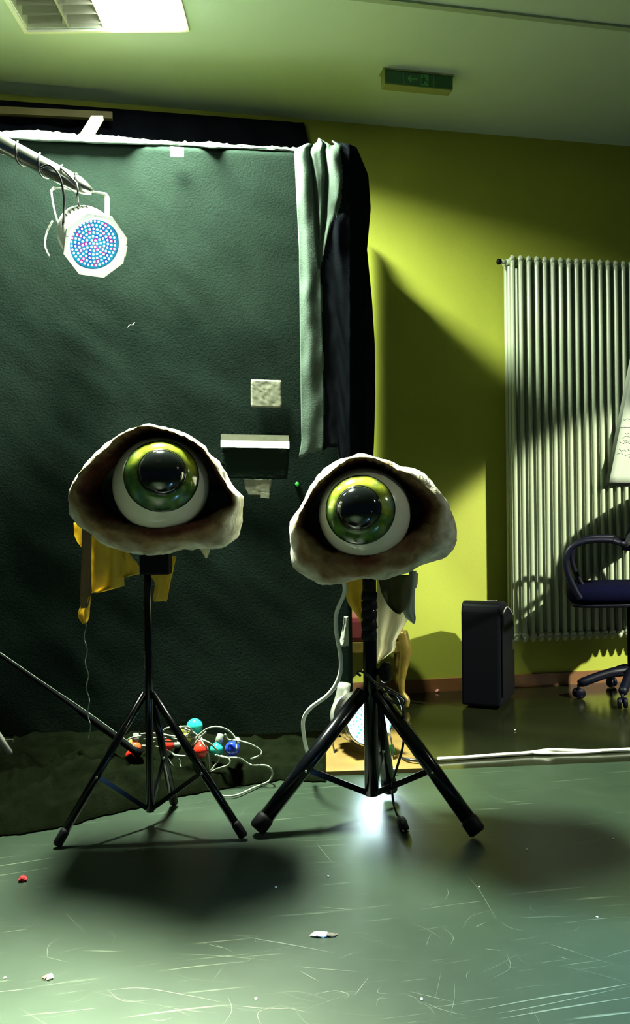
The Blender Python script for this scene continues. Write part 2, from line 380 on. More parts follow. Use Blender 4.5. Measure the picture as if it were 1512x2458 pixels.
def scuffs():
    rnd = random.Random(5); V = []; Fc = []
    L = [[(575, 2250), (640, 2262), (700, 2272), (820, 2295)], [(560, 2418), (640, 2425), (745, 2424)], [(195, 2286), (300, 2288)], [(215, 2388), (330, 2376), (440, 2392), (560, 2416)],
         [(405, 2294), (520, 2298), (660, 2311)], [(690, 2020), (782, 2021)], [(1112, 2096), (1150, 2140), (1192, 2212)], [(1318, 2270), (1387, 2291)], [(1338, 2300), (1372, 2309)],
         [(1130, 2432), (1300, 2400), (1420, 2382), (1530, 2362)], [(1190, 2452), (1350, 2424), (1530, 2396)], [(1180, 2440), (1300, 2418), (1512, 2372)], [(980, 2384), (1090, 2410)], [(1015, 2410), (1060, 2428), (1122, 2444)],
         [(728, 2398), (800, 2383), (836, 2392), (826, 2404)], [(758, 2025), (800, 2078)], [(700, 2324), (860, 2337)], [(475, 2264), (555, 2285)], [(850, 2395), (885, 2350)], [(1240, 2206), (1360, 2204)], [(760, 2180), (870, 2190)],
         [(0, 2243), (70, 2234)], [(90, 2440), (240, 2424)], [(1140, 2230), (1165, 2218)], [(1165, 2282), (1202, 2286)], [(720, 2335), (765, 2360)], [(1400, 2212), (1460, 2208)], [(1290, 1882), (1460, 1868)]]
    W = [0.0042, 0.0036] + [0.0026]*7 + [0.0060, 0.0055, 0.0035] + [0.0026]*40
    items = [([PZ(x, y) for x, y in l], W[i]) for i, l in enumerate(L)]
    for _ in range(130):
        c = PZ(rnd.uniform(20, 1500), rnd.uniform(1900, 2458)); an = rnd.choice((0.1, -0.2, 0.4, 1.1, -0.9, 2.4))+rnd.gauss(0, 0.25); ln = rnd.uniform(0.03, 0.16); bend = rnd.gauss(0, 0.012)
        d = Vector((math.cos(an), math.sin(an), 0)); n = Vector((-d.y, d.x, 0))
        items.append(([c-d*ln/2, c+n*bend, c+d*ln/2], rnd.uniform(0.0008, 0.0018)))
    for pts, w_ in items:
        pa = smoothpath(pts, 6) if len(pts) > 2 else [pts[0].lerp(pts[1], k/6) for k in range(7)]
        b = len(V); n = len(pa)
        for i, p in enumerate(pa):
            t_ = (pa[min(i+1, n-1)]-pa[max(i-1, 0)]).normalized(); q = Vector((-t_.y, t_.x, 0)); k = math.sin(math.pi*(i+0.3)/(n-0.4))*(0.7+0.3*noise.noise(p*40))
            for s_ in (-1, 1): V.append(Vector((p.x, p.y, 0.0038))+q*(w_*k*s_*0.5))
        for i in range(n-1): Fc.append([b+2*i, b+2*i+1, b+2*i+3, b+2*i+2])
    o = mesh('scuff_marks', V, Fc, 'scuff', mato, label='pale scuff marks and scratches'); o['kind'] = 'stuff'
scuffs()
# ------------------------------------------------------------------ ceiling luminaire in view
th = thing('ceiling_lamp', 'square recessed ceiling lamp with one glowing panel and louvred side', 'lamp', lc(0, 0, CEIL))
for nm, u0, u1, v0, v1 in (('frame_edge', -1.04, -1, -1.04, 1.04), ('frame_edge', 1, 1.04, -1.04, 1.04), ('frame_edge', -1, 1, -1.05, -1), ('frame_edge', -1, 1, 1, 1.05)):
    box(nm, lc((u0+u1)/2, (v0+v1)/2, CEIL-0.004), fx*((u1-u0)/2), fy*((v1-v0)/2), Z*0.006, 'louvre', th)
box('reflector', lc(0, 0, CEIL+0.11), fx, fy, Z*0.005, 'louvre_grey', th)
for u in (-0.995, 0.995): box('side_wall', lc(u, 0, CEIL+0.055), fx*0.005, fy, Z*0.05, 'louvre', th)
for v in (-0.995, 0.995): box('end_wall', lc(0, v, CEIL+0.055), fx*0.99, fy*0.005, Z*0.05, 'louvre', th)
for u in (-0.46, -0.02): box('divider', lc(u, 0, CEIL+0.045), fx*0.012, fy*0.99, Z*0.045, 'louvre_grey', th)
for k in range(9):
    v = 0.86-k*0.215
    for u in (-0.73, -0.24):
        box('louvre_blade', lc(u, v, CEIL+0.04), fx*0.21, fy*0.012+Z*0.012, Z*0.03-fy*0.012, 'louvre_grey', th)
box('diffuser', lc(0.49, 0, CEIL+0.004), fx*0.48, fy*0.97, Z*0.022, 'diffuser', th, 0.004)
# two more luminaires of the same kind outside the picture
def plain_lamp(c, label):
    t = thing('ceiling_lamp', label, 'lamp', c)
    box('housing', c+Z*0.045, R0*0.34, F*0.3, Z*0.02, 'louvre', t, 0.004)
    box('diffuser', c+Z*0.02, R0*0.31, F*0.27, Z*0.004, 'lamp_off', t)
plain_lamp(LAMP_B, 'shallow ceiling lamp over the office chair, beyond the right edge')
plain_lamp(LAMP_C, 'shallow ceiling lamp above the open mat, beyond the near edge')

# ------------------------------------------------------------------ exit sign
ec = PZ(1005, 172, CEIL); sx = (PZ(1093, 186, CEIL)-PZ(917, 168, CEIL)).normalized(); sy = Vector((-sx.y, sx.x, 0))
th = thing('exit_sign', 'long green emergency exit sign box mounted on the ceiling', 'sign', ec)
W2 = 0.166
box('housing', ec+sy*0.028-Z*0.037, sx*W2, sy*0.028, Z*0.035, 'sign_body', th, 0.004)
box('mounting_plate', ec+sy*0.028-Z*0.004, sx*(W2+0.006), sy*0.034, Z*0.003, 'sign_body', th)
fp = ec-sy*0.003-Z*0.040
panel = box('sign_face', fp, sx*(W2-0.002), sy*0.003, Z*0.029, 'sign_green', th)
def sgn(name, poly, m='sign_light'):
    prism(name, [fp-sy*0.0035+sx*u+Z*v for u, v in poly], sy*-0.0008, m, panel)
sgn('arrow', [(-0.058, 0.0), (-0.042, 0.016), (-0.037, 0.012), (-0.046, 0.003), (-0.008, 0.003), (-0.008, -0.003), (-0.046, -0.003), (-0.037, -0.012), (-0.042, -0.016)])
sgn('door_pictogram', [(0.008, -0.025), (0.008, 0.025), (0.045, 0.025), (0.045, -0.025)])
for u in (-0.078, 0.07): sgn('divider_line', [(u, -0.028), (u, 0.028), (u+0.0025, 0.028), (u+0.0025, -0.028)])
def man(poly): prism('running_figure', [fp-sy*0.0046+sx*u+Z*v for u, v in poly], sy*-0.0008, 'sign_green', panel)
man([(0.020+0.004*math.cos(k*math.pi/4), 0.0185+0.004*math.sin(k*math.pi/4)) for k in range(8)])
man([(0.019, 0.013), (0.030, 0.012), (0.032, 0.002), (0.040, -0.006), (0.043, -0.018), (0.039, -0.019), (0.035, -0.009), (0.027, -0.004), (0.022, -0.012), (0.011, -0.016), (0.011, -0.020), (0.025, -0.017), (0.020, 0.002), (0.014, 0.008), (0.010, 0.004), (0.012, 0.001)])

# ------------------------------------------------------------------ black backdrop panel (booth)
PA = math.radians(7.3); PN = (F*math.cos(PA) - R0*math.sin(PA)).normalized(); PU = (R0*math.cos(PA)+F*math.sin(PA)).normalized()
P0 = P(756, 1700, 3.454)
def PP(px, py, off=0.0): return PPL(px, py, P0-PN*off, PN)
def panel_coord(p): return (p-P0).dot(PU)
uL, uR = panel_coord(PP(-420, 900)), panel_coord(PP(838, 900))
ztop = lambda u: PP(756+(u/3.454)*2000, 352-0.02*0, 0).z if False else 2.462 + 0.004*noise.noise(Vector((u*3, 0, 0)))
base0 = Vector((P0.x, P0.y, 0))
G = []; nr, nc = 90, 90
for i in range(nr):
    row = []
    for j in range(nc):
        u = uL+(uR-uL)*j/(nc-1); zt = ztop(u)
        s = i/(nr-1)
        if s < 0.12:                      # rounded top edge
            an = (s/0.12)*math.pi/2; off = 0.035*math.sin(an)-0.035; z = zt-0.035*(1-math.cos(an))
        else:
            off = 0.0; z = zt-0.035-(zt-0.035-0.022)*((s-0.12)/0.88)
            fade = min(1, (zt-z)/0.2)
            wr = 0.012*noise.noise(Vector((u*1.6+z*0.9, z*1.4, 2.0)))+0.007*noise.noise(Vector((u*4+z*3, z*3-u*2, 5.0)))+0.003*noise.noise(Vector((u*11+z*8, z*7, 8.0)))
            off = wr*fade
        row.append(base0+PU*u+Z*z-PN*off)
    G.append(row)
th = thing('backdrop_panel', 'tall stage backdrop wall covered in black felt behind the two eyes', 'backdrop', base0+PU*(uL+uR)/2)
V = [p for r in G for p in r]; Fc = []
for i in range(nr-1):
    for j in range(nc-1): Fc.append([i*nc+j, i*nc+j+1, (i+1)*nc+j+1, (i+1)*nc+j])
n0 = len(V)
bk = []
for i in range(nr): bk.append([len(V)+k for k in range(2)]); V += [G[i][0]+PN*0.06, G[i][-1]+PN*0.06]
for i in range(nr-1):
    Fc.append([i*nc, (i+1)*nc, bk[i+1][0], bk[i][0]]); Fc.append([i*nc+nc-1, bk[i][1], bk[i+1][1], (i+1)*nc+nc-1]); Fc.append([bk[i][0], bk[i+1][0], bk[i+1][1], bk[i][1]])
Fc.append([*range(nc), bk[0][1], bk[0][0]]); Fc.append([*[(nr-1)*nc+k for k in range(nc)][::-1], bk[-1][0], bk[-1][1]])
mesh('felt_cover', V, Fc, 'felt', th)
# frayed cloth edge lying on top of the panel
G = []
for i in range(10):
    row = []
    for j in range(120):
        px = -60+j*7.2; s = i/9
        bulk = (20*math.exp(-((px-90)/90)**2)+13*math.exp(-((px-250)/80)**2)+3+8*math.exp(-((px-510)/25)**2))
        top = 322+px*0.050-bulk*0.5-2
        y = top+s*(bulk*0.75+6)+ (5*noise.noise(Vector((px*0.10, 1, 0))) + 3*noise.noise(Vector((px*0.4, 3, 0))))*(1-s)
        row.append(PP(px, y, -0.02+0.05*math.sin(s*math.pi*0.5)*min(1, bulk/12)+0.006*noise.noise(Vector((px*0.05, s*4, 0)))))
    G.append(row)
sheet('frayed_edge', G, 0.012, PN, 'felt_grey', th, label='frayed grey cloth edge folded over the top')
# drape over the right corner
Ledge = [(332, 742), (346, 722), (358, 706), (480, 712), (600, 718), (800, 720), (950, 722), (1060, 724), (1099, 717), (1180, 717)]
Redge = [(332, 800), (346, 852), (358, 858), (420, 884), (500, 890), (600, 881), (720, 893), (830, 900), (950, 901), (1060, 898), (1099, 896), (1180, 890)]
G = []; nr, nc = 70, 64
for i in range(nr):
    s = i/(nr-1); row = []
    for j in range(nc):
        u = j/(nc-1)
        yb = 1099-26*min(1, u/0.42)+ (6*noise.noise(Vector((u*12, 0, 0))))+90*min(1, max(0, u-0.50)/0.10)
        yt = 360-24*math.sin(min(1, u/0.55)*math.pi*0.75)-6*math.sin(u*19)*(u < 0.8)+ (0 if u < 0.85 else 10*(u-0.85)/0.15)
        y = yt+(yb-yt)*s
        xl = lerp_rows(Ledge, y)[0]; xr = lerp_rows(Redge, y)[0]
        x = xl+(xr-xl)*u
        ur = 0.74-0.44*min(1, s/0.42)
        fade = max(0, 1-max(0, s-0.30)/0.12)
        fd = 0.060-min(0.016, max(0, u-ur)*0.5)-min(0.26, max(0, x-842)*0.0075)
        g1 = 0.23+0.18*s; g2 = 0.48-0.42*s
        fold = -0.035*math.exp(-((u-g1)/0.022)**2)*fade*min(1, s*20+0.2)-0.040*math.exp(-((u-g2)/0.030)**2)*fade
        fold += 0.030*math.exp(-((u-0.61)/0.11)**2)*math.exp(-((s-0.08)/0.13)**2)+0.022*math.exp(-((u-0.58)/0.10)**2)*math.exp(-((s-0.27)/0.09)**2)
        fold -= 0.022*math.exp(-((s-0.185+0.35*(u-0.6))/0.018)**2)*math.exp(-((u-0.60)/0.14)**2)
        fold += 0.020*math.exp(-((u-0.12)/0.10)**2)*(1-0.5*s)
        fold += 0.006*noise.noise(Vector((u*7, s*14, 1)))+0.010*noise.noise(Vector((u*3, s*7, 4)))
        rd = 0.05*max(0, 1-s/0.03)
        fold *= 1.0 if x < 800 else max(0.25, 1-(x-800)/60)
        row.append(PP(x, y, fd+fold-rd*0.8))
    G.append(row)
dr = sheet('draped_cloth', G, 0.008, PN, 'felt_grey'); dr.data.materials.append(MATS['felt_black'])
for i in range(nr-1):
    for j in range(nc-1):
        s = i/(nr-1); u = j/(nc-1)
        if u > (0.74-0.30*min(1, s/0.30) if s < 0.30 else max(0.30, 0.44-0.14*(s-0.30)/0.1)) + 0.03*noise.noise(Vector((s*9, 2, 0))):  # shade put into the material: folded-under side of the drape gets darker felt
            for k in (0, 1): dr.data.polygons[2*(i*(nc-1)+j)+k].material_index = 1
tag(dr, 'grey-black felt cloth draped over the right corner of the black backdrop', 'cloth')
G = []
for i in range(24):
    s = i/23; row = []
    for j in range(30):
        u = j/29; d = 3.66+(4.26-3.66)*u
        zt_ = 2.40-0.07*math.sin(u*math.pi)+0.02*u; zb_ = 1.62-0.20*u
        q = P(866-3*math.sin(u*9), 1000, d); row.append(Vector((q.x, q.y, zt_+(zb_-zt_)*s))+R0*(0.012*math.sin(u*16+s)-0.012))
    G.append(row)
tag(sheet('shade_curtain', G, 0.006, R0*-1, 'felt_black'), 'short unseen black curtain shading the yellow wall beside the backdrop corner', 'curtain')  # unseen; shaped to block the ceiling lamp and throw the diagonal wall shadow
# dark rippled sheet on the rear wall seen above the panel
G = []
for i in range(20):
    row = []
    for j in range(60):
        u = j/59; px = -420+u*1150; s = i/19
        top = 240+0.075*px if px < 700 else 294
        y = top+s*330; x = px + (s*75 if u > 0.9 else s*75*u)
        q = PW(x, y, 0.03+0.012*math.sin(u*60)+0.006*noise.noise(Vector((u*20, s*3, 0))))
        row.append(Vector((q.x, q.y, min(q.z, CEIL-0.012))))
    G.append(row)
tag(sheet('wall_sheet', G, 0.006, Vector((0, 1, 0)), 'felt_black'), 'black rippled sheet on the yellow wall just under the ceiling', 'cloth')
a, b = PW(-300, 252, 0.10), PW(270, 279, 0.10)
tag(box('wall_batten', (a+b)/2, (b-a)/2, Vector((0, 0.012, 0)), Z*0.017, 'batten_wood'), 'horizontal wooden batten in front of the black sheet under the ceiling', 'batten')
a, b = PP(196, 345, -0.06), PP(234, 283, -0.30)
tag(tube('support_slat', [a, b], 0.01, 'batten_wood', smooth_n=0, flat=(0.05, 0.018), up=F), 'short pale slat slanting up behind the frayed backdrop edge', 'slat')

# tape, paper and pocket fixed to the panel
def patch(name, poly, m, label, cat, off=0.03, thick=0.0015, parent=None):
    o = prism(name, [PP(x, y, off) for x, y in poly], PN*thick, m, parent)
    return o if parent is not None else tag(o, label, cat)
def wpatch(name, rows, m, label, cat, off=0.03, amp=0.004, parent=None):
    y0, y1 = rows[0][0], rows[-1][0]; G = []
    for i in range(16):
        y = y0+(y1-y0)*i/15; xl, xr = lerp_rows(rows, y)
        G.append([PP(xl+(xr-xl)*j/15, y+2*(j/15), off+amp*0.35*noise.noise(Vector((xl*0.1+j*0.9, y*0.2-j*0.5, j*0.3)))) for j in range(16)])
    o = sheet(name, G, 0.002, PN, m, parent)
    return o if parent is not None else tag(o, label, cat)
wpatch('tape_patch', [(911, 603, 674), (916, 602, 676), (970, 602, 677), (977, 603, 674)], 'tape_cream', 'square wrinkled pale patch stuck on the black backdrop', 'tape', amp=0.010)
wpatch('tape_tab', [(352, 408, 441), (376, 409, 441)], 'tape_white', 'small bright white tape tab at the top edge of the backdrop', 'tape', off=0.05)
th = thing('felt_pocket', 'black felt pocket with a pale folded strip along its top', 'pocket', PP(612, 1150, 0.03))
wpatch('pocket_front', [(1072, 531, 694), (1110, 531, 693), (1148, 532, 689)], 'felt', None, None, off=0.040, amp=0.02, parent=th)
patch('pocket_strip', [(530, 1042), (693, 1045), (694, 1060), (530, 1057)], 'tape_cream', None, None, off=0.045, parent=th)
prism('folded_edge', [PP(530, 1057, 0.046), PP(694, 1060, 0.046), PP(694, 1076, 0.062), PP(530, 1073, 0.062)], PN*0.004, 'tape_white', th)
th = thing('paper_scrap', 'torn cream paper scrap below the felt pocket', 'paper', PP(620, 1194, 0.03))
wpatch('torn_sheet', [(1149, 585, 652), (1165, 587, 651), (1172, 588, 648), (1188, 596, 647)], 'tape_cream', None, None, off=0.034, amp=0.008, parent=th)
wpatch('loose_corner', [(1182, 626, 647), (1195, 626, 646)], 'tape_cream', None, None, off=0.040, amp=0.003, parent=th)
th = thing('indicator_light', 'tiny green indicator lamp on the dark backdrop beside the right eye', 'light', PP(713, 1170, 0.03))
lathe('lamp_base', [(0, -0.02), (0.012, -0.02), (0.012, 0.03), (0.010, 0.034), (0, 0.034)], PP(713, 1162, 0.0), -PN, 'black_plastic', th, 12)
lathe('lamp_lens', [(0.009, 0), (0.008, 0.006), (0.004, 0.009), (0, 0.010)], PP(713, 1162, 0.034), -PN, 'green_led', th, 12)
th = thing('fabric_lint', 'small pale lint curl caught on the upper backdrop felt', 'lint', PP(314, 786, 0.02))
tube('lint_strand', [PP(306, 786, 0.02), PP(312, 780, 0.03), PP(318, 780, 0.025), PP(323, 774, 0.02)], 0.0013, 'tape_white', th, 5)

# wooden base under the panel
pts = [PZ(-320, 1905), PZ(1027, 1856), PZ(983, 1742), PZ(-320, 1760)]
tag(prism('plywood_base', pts, Z*0.020, 'wood_board', bevel=0.002), 'flat yellowish plywood board on the floor under the backdrop', 'board')

# ------------------------------------------------------------------ radiator
RDX = 0.046; RF = 0.135                         # pitch, distance of the front tubes from the wall
p = PW(1230, 640, RF); rx0 = p.x; zt = PW(1235, 612, RF).z; zb = PW(1480, 1532, RF).z
th = thing('radiator', 'tall pale tubular radiator on the yellow wall behind the office chair', 'radiator', (rx0+0.4, WY-0.1, zb))
V = []; Fc = []
for c in range(3):
    y = WY-RF+c*0.040
    path = [Vector((0, y, zb+0.02)), Vector((0, y, zb+0.06)), Vector((0, y, (zt+zb)/2)), Vector((0, y, zt-0.06)), Vector((0, y, zt-0.02))]
    v, f = tube_vf(path, 0.0130, 10, base=len(V)); V += v; Fc += f
for z in (zt-0.03, zb+0.03):
    v, f = tube_vf(smoothpath([Vector((0, WY-RF-0.012, z)), Vector((0, WY-RF+0.0, z+0.004)), Vector((0, WY-RF+0.04, z)), Vector((0, WY-RF+0.08, z+0.004)), Vector((0, WY-RF+0.092, z))], 3),
                   [0.006]+[0.019]*11+[0.006], 10, base=len(V)); V += v; Fc += f
    v, f = tube_vf([Vector((-RDX/2, WY-RF+0.03, z)), Vector((RDX/2, WY-RF+0.03, z))], 0.0165, 10, base=len(V)); V += v; Fc += f
for z0, dz in ((zt-0.03, 0.03), (zb+0.03, -0.03)):  # rounded caps of the front column
    v, f = tube_vf([Vector((0, WY-RF, z0)), Vector((0, WY-RF, z0+dz*0.5)), Vector((0, WY-RF, z0+dz*0.85)), Vector((0, WY-RF, z0+dz))], [0.0150, 0.0145, 0.010, 0.003], 10, base=len(V)); V += v; Fc += f
sec = mesh('radiator_section', [v+Vector((rx0, 0, 0)) for v in V], Fc, 'radiator_paint', th)
for k in range(1, 21):
    s2 = sec.copy(); COL.objects.link(s2); s2.parent = th; s2.location = sec.location + Vector((RDX*k, 0, 0))
v1 = Vector((rx0-RDX/2, WY-RF+0.03, zt-0.03))
tube('vent_stub', [v1, v1-Vector((0.03, 0, 0))], 0.011, 'radiator_paint', th, smooth_n=0)
lathe('vent_plug', [(0, 0), (0.013, 0), (0.015, 0.004), (0.015, 0.016), (0.011, 0.020), (0, 0.020)], v1-Vector((0.03, 0, 0)), (-1, 0, 0), 'black_plastic', th, 10)
for k in (2, 12, 19):
    for z in (zt-0.25, zb+0.25): box('wall_bracket', (rx0+RDX*(k+0.5), WY-0.025, z), (0.008, 0, 0), (0, 0.027, 0), (0, 0, 0.02), 'radiator_paint', th)

# flip-chart sheets hanging in front of the radiator
th = thing('flipchart_sheet', 'large white handwritten paper sheets hanging over the radiator', 'paper', PW(1530, 1160, RF+0.03))
def papersheet(name, tl, tr, bl, br, off, ph, curl):
    G = []
    for i in range(20):
        s = i/19; row = []
        for j in range(14):
            u = j/13
            x = (tl[0]+(bl[0]-tl[0])*s)*(1-u)+(tr[0]+(br[0]-tr[0])*s)*u; y = (tl[1]+(bl[1]-tl[1])*s)*(1-u)+(tr[1]+(br[1]-tr[1])*s)*u
            row.append(PW(x, y, off+curl*math.exp(-u*5)*s+0.008*math.sin(u*5+ph+s*2)))
        G.append(row)
    return sheet(name, G, 0.0008, Vector((0, 1, 0)), 'paper', th)
papersheet('sheet', (1514, 850), (1720, 860), (1452, 1166), (1700, 1172), RF+0.022, 1.0, 0.0)
top = papersheet('sheet', (1524, 850), (1720, 860), (1462, 1158), (1700, 1164), RF+0.034, 0.3, 0.035)
paths = []
def scrib(x0, x1, y, amp):
    pts = []; x = x0
    while x < x1:
        pts.append(PW(x, y+random.uniform(-amp, amp)+(x-x0)*0.03, RF+0.095)); x += random.uniform(2.0, 3.6)
    return pts
def on_sheet(x0, x1, y, amp):
    # strokes follow the curled sheet: same depth rule as papersheet
    s = (y-850)/308; out = []
    x = x0
    while x < x1:
        xl = 1524-62*s; u = max(0, (x-xl)/(1720-xl-20*s)); yy = y+random.uniform(-amp, amp)
        off = RF+0.034+0.035*math.exp(-u*5)*s+0.008*math.sin(u*5+0.3+s*2)+0.0016
        out.append(PW(x, yy, off)); x += random.uniform(1.8, 3.4)
    return out
for y, x0, x1 in ((1008, 1497, 1540), (1041, 1500, 1545), (1050, 1492, 1538), (1057, 1497, 1550), (1063, 1487, 1560), (1081, 1486, 1503), (1080, 1507, 1560), (1089, 1481, 1495), (1091, 1499, 1530), (1097, 1509, 1545)):
    paths.append(on_sheet(x0, x1, y, 3.2))
paths.append(on_sheet(1489, 1560, 1026, 0.4)); paths.append(on_sheet(1489, 1560, 1027, 0.4))
V = []; Fc = []
for pth in paths:
    v, f = tube_vf(pth, 0.0011, 4, base=len(V)); V += v; Fc += f
hw = mesh('handwriting', V, Fc, 'ink', th, label='dark handwritten lines')

# ------------------------------------------------------------------ office chair
cc = PZ(1530, 1672); cc.z = 0
def CH(px, py, d=3.95): return P(px, py, d)
th = thing('office_chair', 'dark blue office chair with looped armrests in front of the radiator', 'chair', cc)
CV = ray(1480, 1240); CV.z = 0; CV.normalize()
CZ = lambda u, v, z: cc + R0*u + CV*v + Z*z
# seat: rounded pad
def pad(name, c, hx, hy, hz, m, parent, rnd=0.6, tilt=0.0):
    V = []; Fc = []; n = 40; prof = [(0.0, -1), (0.80, -1), (0.95, -0.8), (1, -0.3), (1, 0.3), (0.95, 0.75), (0.82, 0.95), (0.5, 1.05), (0.0, 1.08)]
    ids = []
    for r, h in prof:
        row = []
        if r == 0: row = [len(V)]; V.append(c+Z*h*hz)
        else:
            for k in range(n):
                an = 2*math.pi*k/n; ca, sa = math.cos(an), math.sin(an)
                e = 0.45; x = math.copysign(abs(ca)**e, ca); y = math.copysign(abs(sa)**e, sa)
                row.append(len(V)); V.append(c+R0*(hx*r*x)+CV*(hy*r*y)+Z*(h*hz+tilt*x*r))
        ids.append(row)
    for A, B in zip(ids, ids[1:]):
        for k in range(n):
            k2 = (k+1) % n
            if len(A) == 1: Fc.append([A[0], B[k2], B[k]])
            elif len(B) == 1: Fc.append([A[k], A[k2], B[0]])
            else: Fc.append([A[k], A[k2], B[k2], B[k]])
    return mesh(name, V, Fc, m, parent)
zs = P(1450, 1434, 3.95).z
pad('seat', CZ(-0.10, 0.0, zs), 0.25, 0.24, 0.046, 'chair_blue', th)
pad('seat_shell', CZ(-0.10, 0.0, zs-0.052), 0.235, 0.22, 0.014, 'chair_plastic', th)
# backrest: curved slab rising on the right
G = []
for i in range(16):
    s = i/15; row = []
    for j in range(12):
        u = j/11*2-1; hw_ = 0.22*(1-0.25*abs(s-0.45)**2*4*0.4)
        row.append(CZ(-0.075+0.13*s+0.03*u*u, u*hw_, 0.755+0.33*s))
    G.append(row)
sheet('backrest', G, 0.055, R0, 'chair_blue', th)
tube('back_bar', [CZ(0.02, 0, zs-0.05), CZ(0.14, 0, zs-0.04), CZ(0.17, 0, zs+0.10), CZ(0.03, 0, zs+0.30)], 0.02, 'chair_plastic', th)
for v in (-0.25, 0.25):
    sh = 0
    pl = [(1393, 1438), (1378, 1412), (1362, 1375), (1358, 1340), (1370, 1315), (1398, 1301), (1430, 1297), (1470, 1298), (1502, 1306)]
    pts = [P(x, y, 3.95-0.26) for x, y in pl]
    pts = [q+CV*(v+0.25) for q in pts] + [CZ(-0.03, v*0.8, 0.83)]
    tube('armrest', pts, 0.0135, 'chair_plastic', th)
tube('gas_column', [CZ(-0.02, 0, 0.11), CZ(-0.02, 0, 0.3), CZ(-0.02, 0, zs-0.05)], 0.028, 'chair_plastic', th)
for k in range(5):
    an = math.radians(178+72*k+8); dx, dy = math.cos(an), math.sin(an)
    tube('base_leg', [CZ(-0.02, 0, 0.135), CZ(-0.02+0.13*dx, 0.13*dy, 0.122), CZ(-0.02+0.28*dx, 0.28*dy, 0.075)], [0.026]*8+[0.024]*8+[0.017], 'chair_plastic', th, 8)
    cst = CZ(-0.02+0.28*dx, 0.28*dy, 0.027)
    for s_ in (-1, 1):
        lathe('caster_wheel', [(0, -0.009), (0.022, -0.009), (0.026, -0.005), (0.026, 0.005), (0.022, 0.009), (0, 0.009)], cst+Vector((-dy, dx, 0))*0.014*s_-F*0, R0*(-dy)+F*dx, 'chair_plastic', th, 16)
    tube('caster_stem', [cst+Z*0.0, cst+Z*0.045], 0.008, 'chair_plastic', th, 6, 0)

# ------------------------------------------------------------------ black case beside the radiator
k0 = PZ(1200, 1712)
ca = (PZ(1109, 1694)-k0); la = ca.normalized(); cb = (PZ(1284, 1690)-k0).normalized()
cb = (Z.cross(la)*-1); cb = cb if cb.dot(F) > 0 else -cb
wA = 0.19; dA = 0.36
rot = Matrix.Rotation(math.radians(-24), 3, 'Z'); la = (rot @ (-R0)); cb = Vector((la.y, -la.x, 0)); cb = cb if cb.dot(F) > 0 else -cb
k0 = PZ(1202, 1706)
th = thing('black_case', 'upright black plastic case with domed top beside the radiator', 'case', k0+la*wA/2+cb*dA/2)
hC = P(1150, 1442, 4.08).z
prof = [(0.0, 0.012), (0.0, hC-0.05), (0.015, hC-0.012), (0.05, hC), (0.16, hC-0.012), (0.28, hC-0.06), (0.345, hC-0.12), (dA, hC-0.2), (dA, 0.012)]
prism('case_body', [k0+cb*u+Z*z for u, z in prof], la*wA, 'black_plastic', th, bevel=0.012)
prism('side_panel', [k0+cb*u+Z*z-la*0.002 for u, z in ((0.02, 0.06), (0.02, hC-0.07), (0.15, hC-0.04), (0.26, hC-0.085), (0.31, hC-0.16), (0.31, 0.06))], la*-0.008, 'black_plastic', th, bevel=0.003)
tube('trim_strip', [k0+cb*u+Z*z-la*0.012 for u, z in ((0.02, hC-0.055), (0.10, hC-0.033), (0.18, hC-0.05), (0.26, hC-0.085))], 0.0035, 'grey_metal', th, 6)
for u, v in ((0.03, 0.03), (0.33, 0.03), (0.03, 0.16), (0.33, 0.16)): lathe('rubber_foot', [(0, 0), (0.014, 0), (0.016, 0.015), (0, 0.015)], k0+cb*u+la*v, Z, 'black_rubber', th, 10)
prism('sticker', [k0+cb*u+la*v+Z*(hC+0.002-0.012*(u-0.05)/0.11) for u, v in ((0.055, 0.03), (0.055, 0.085), (0.095, 0.085), (0.095, 0.03))], Z*0.001, 'tape_white', th, label='small white sticker')
prism('side_badge', [k0+cb*u+Z*z-la*0.011 for u, z in ((0.25, 0.255), (0.25, 0.305), (0.285, 0.305), (0.285, 0.255))], la*-0.002, 'steel', th)

# ------------------------------------------------------------------ gilded stool behind the panel edge
sd = 4.05
sl = P(800, 1700, sd)
th = thing('gilded_stool', 'gilded stool with curved legs and red seat behind the right eye stand', 'stool', P(890, 1715, sd+0.1)*1.0)
s0 = P(826, 1555, sd); s1 = P(968, 1550, sd)
zr = (P(850, 1568, sd).z, P(850, 1541, sd).z, P(850, 1482, sd).z)
q0 = Vector((s0.x, s0.y, 0)); q1 = Vector((s1.x, s1.y, 0)); ux = (q1-q0).normalized(); uy = Vector((-ux.y, ux.x, 0))
wS = (q1-q0).length; dS = 0.26
q0 = q0-ux*0.10; wS += 0.10
ctr = q0+ux*wS/2
box('front_rail', ctr+Z*(zr[0]+zr[1])/2, ux*wS/2, uy*0.014, Z*(zr[1]-zr[0])/2, 'gold', th, 0.005)
box('back_rail', ctr+uy*dS+Z*(zr[0]+zr[1])/2, ux*wS/2, uy*0.014, Z*(zr[1]-zr[0])/2, 'gold', th, 0.005)
for e in (0.02, wS-0.02): box('side_rail', q0+ux*e+uy*dS/2+Z*(zr[0]+zr[1])/2, ux*0.014, uy*(dS/2-0.015), Z*(zr[1]-zr[0])/2, 'gold', th, 0.005)
box('seat_cushion', ctr+uy*dS/2+Z*(zr[1]+zr[2])/2, ux*(wS/2-0.01), uy*(dS/2+0.01), Z*(zr[2]-zr[1])/2, 'red_velvet', th, 0.022)
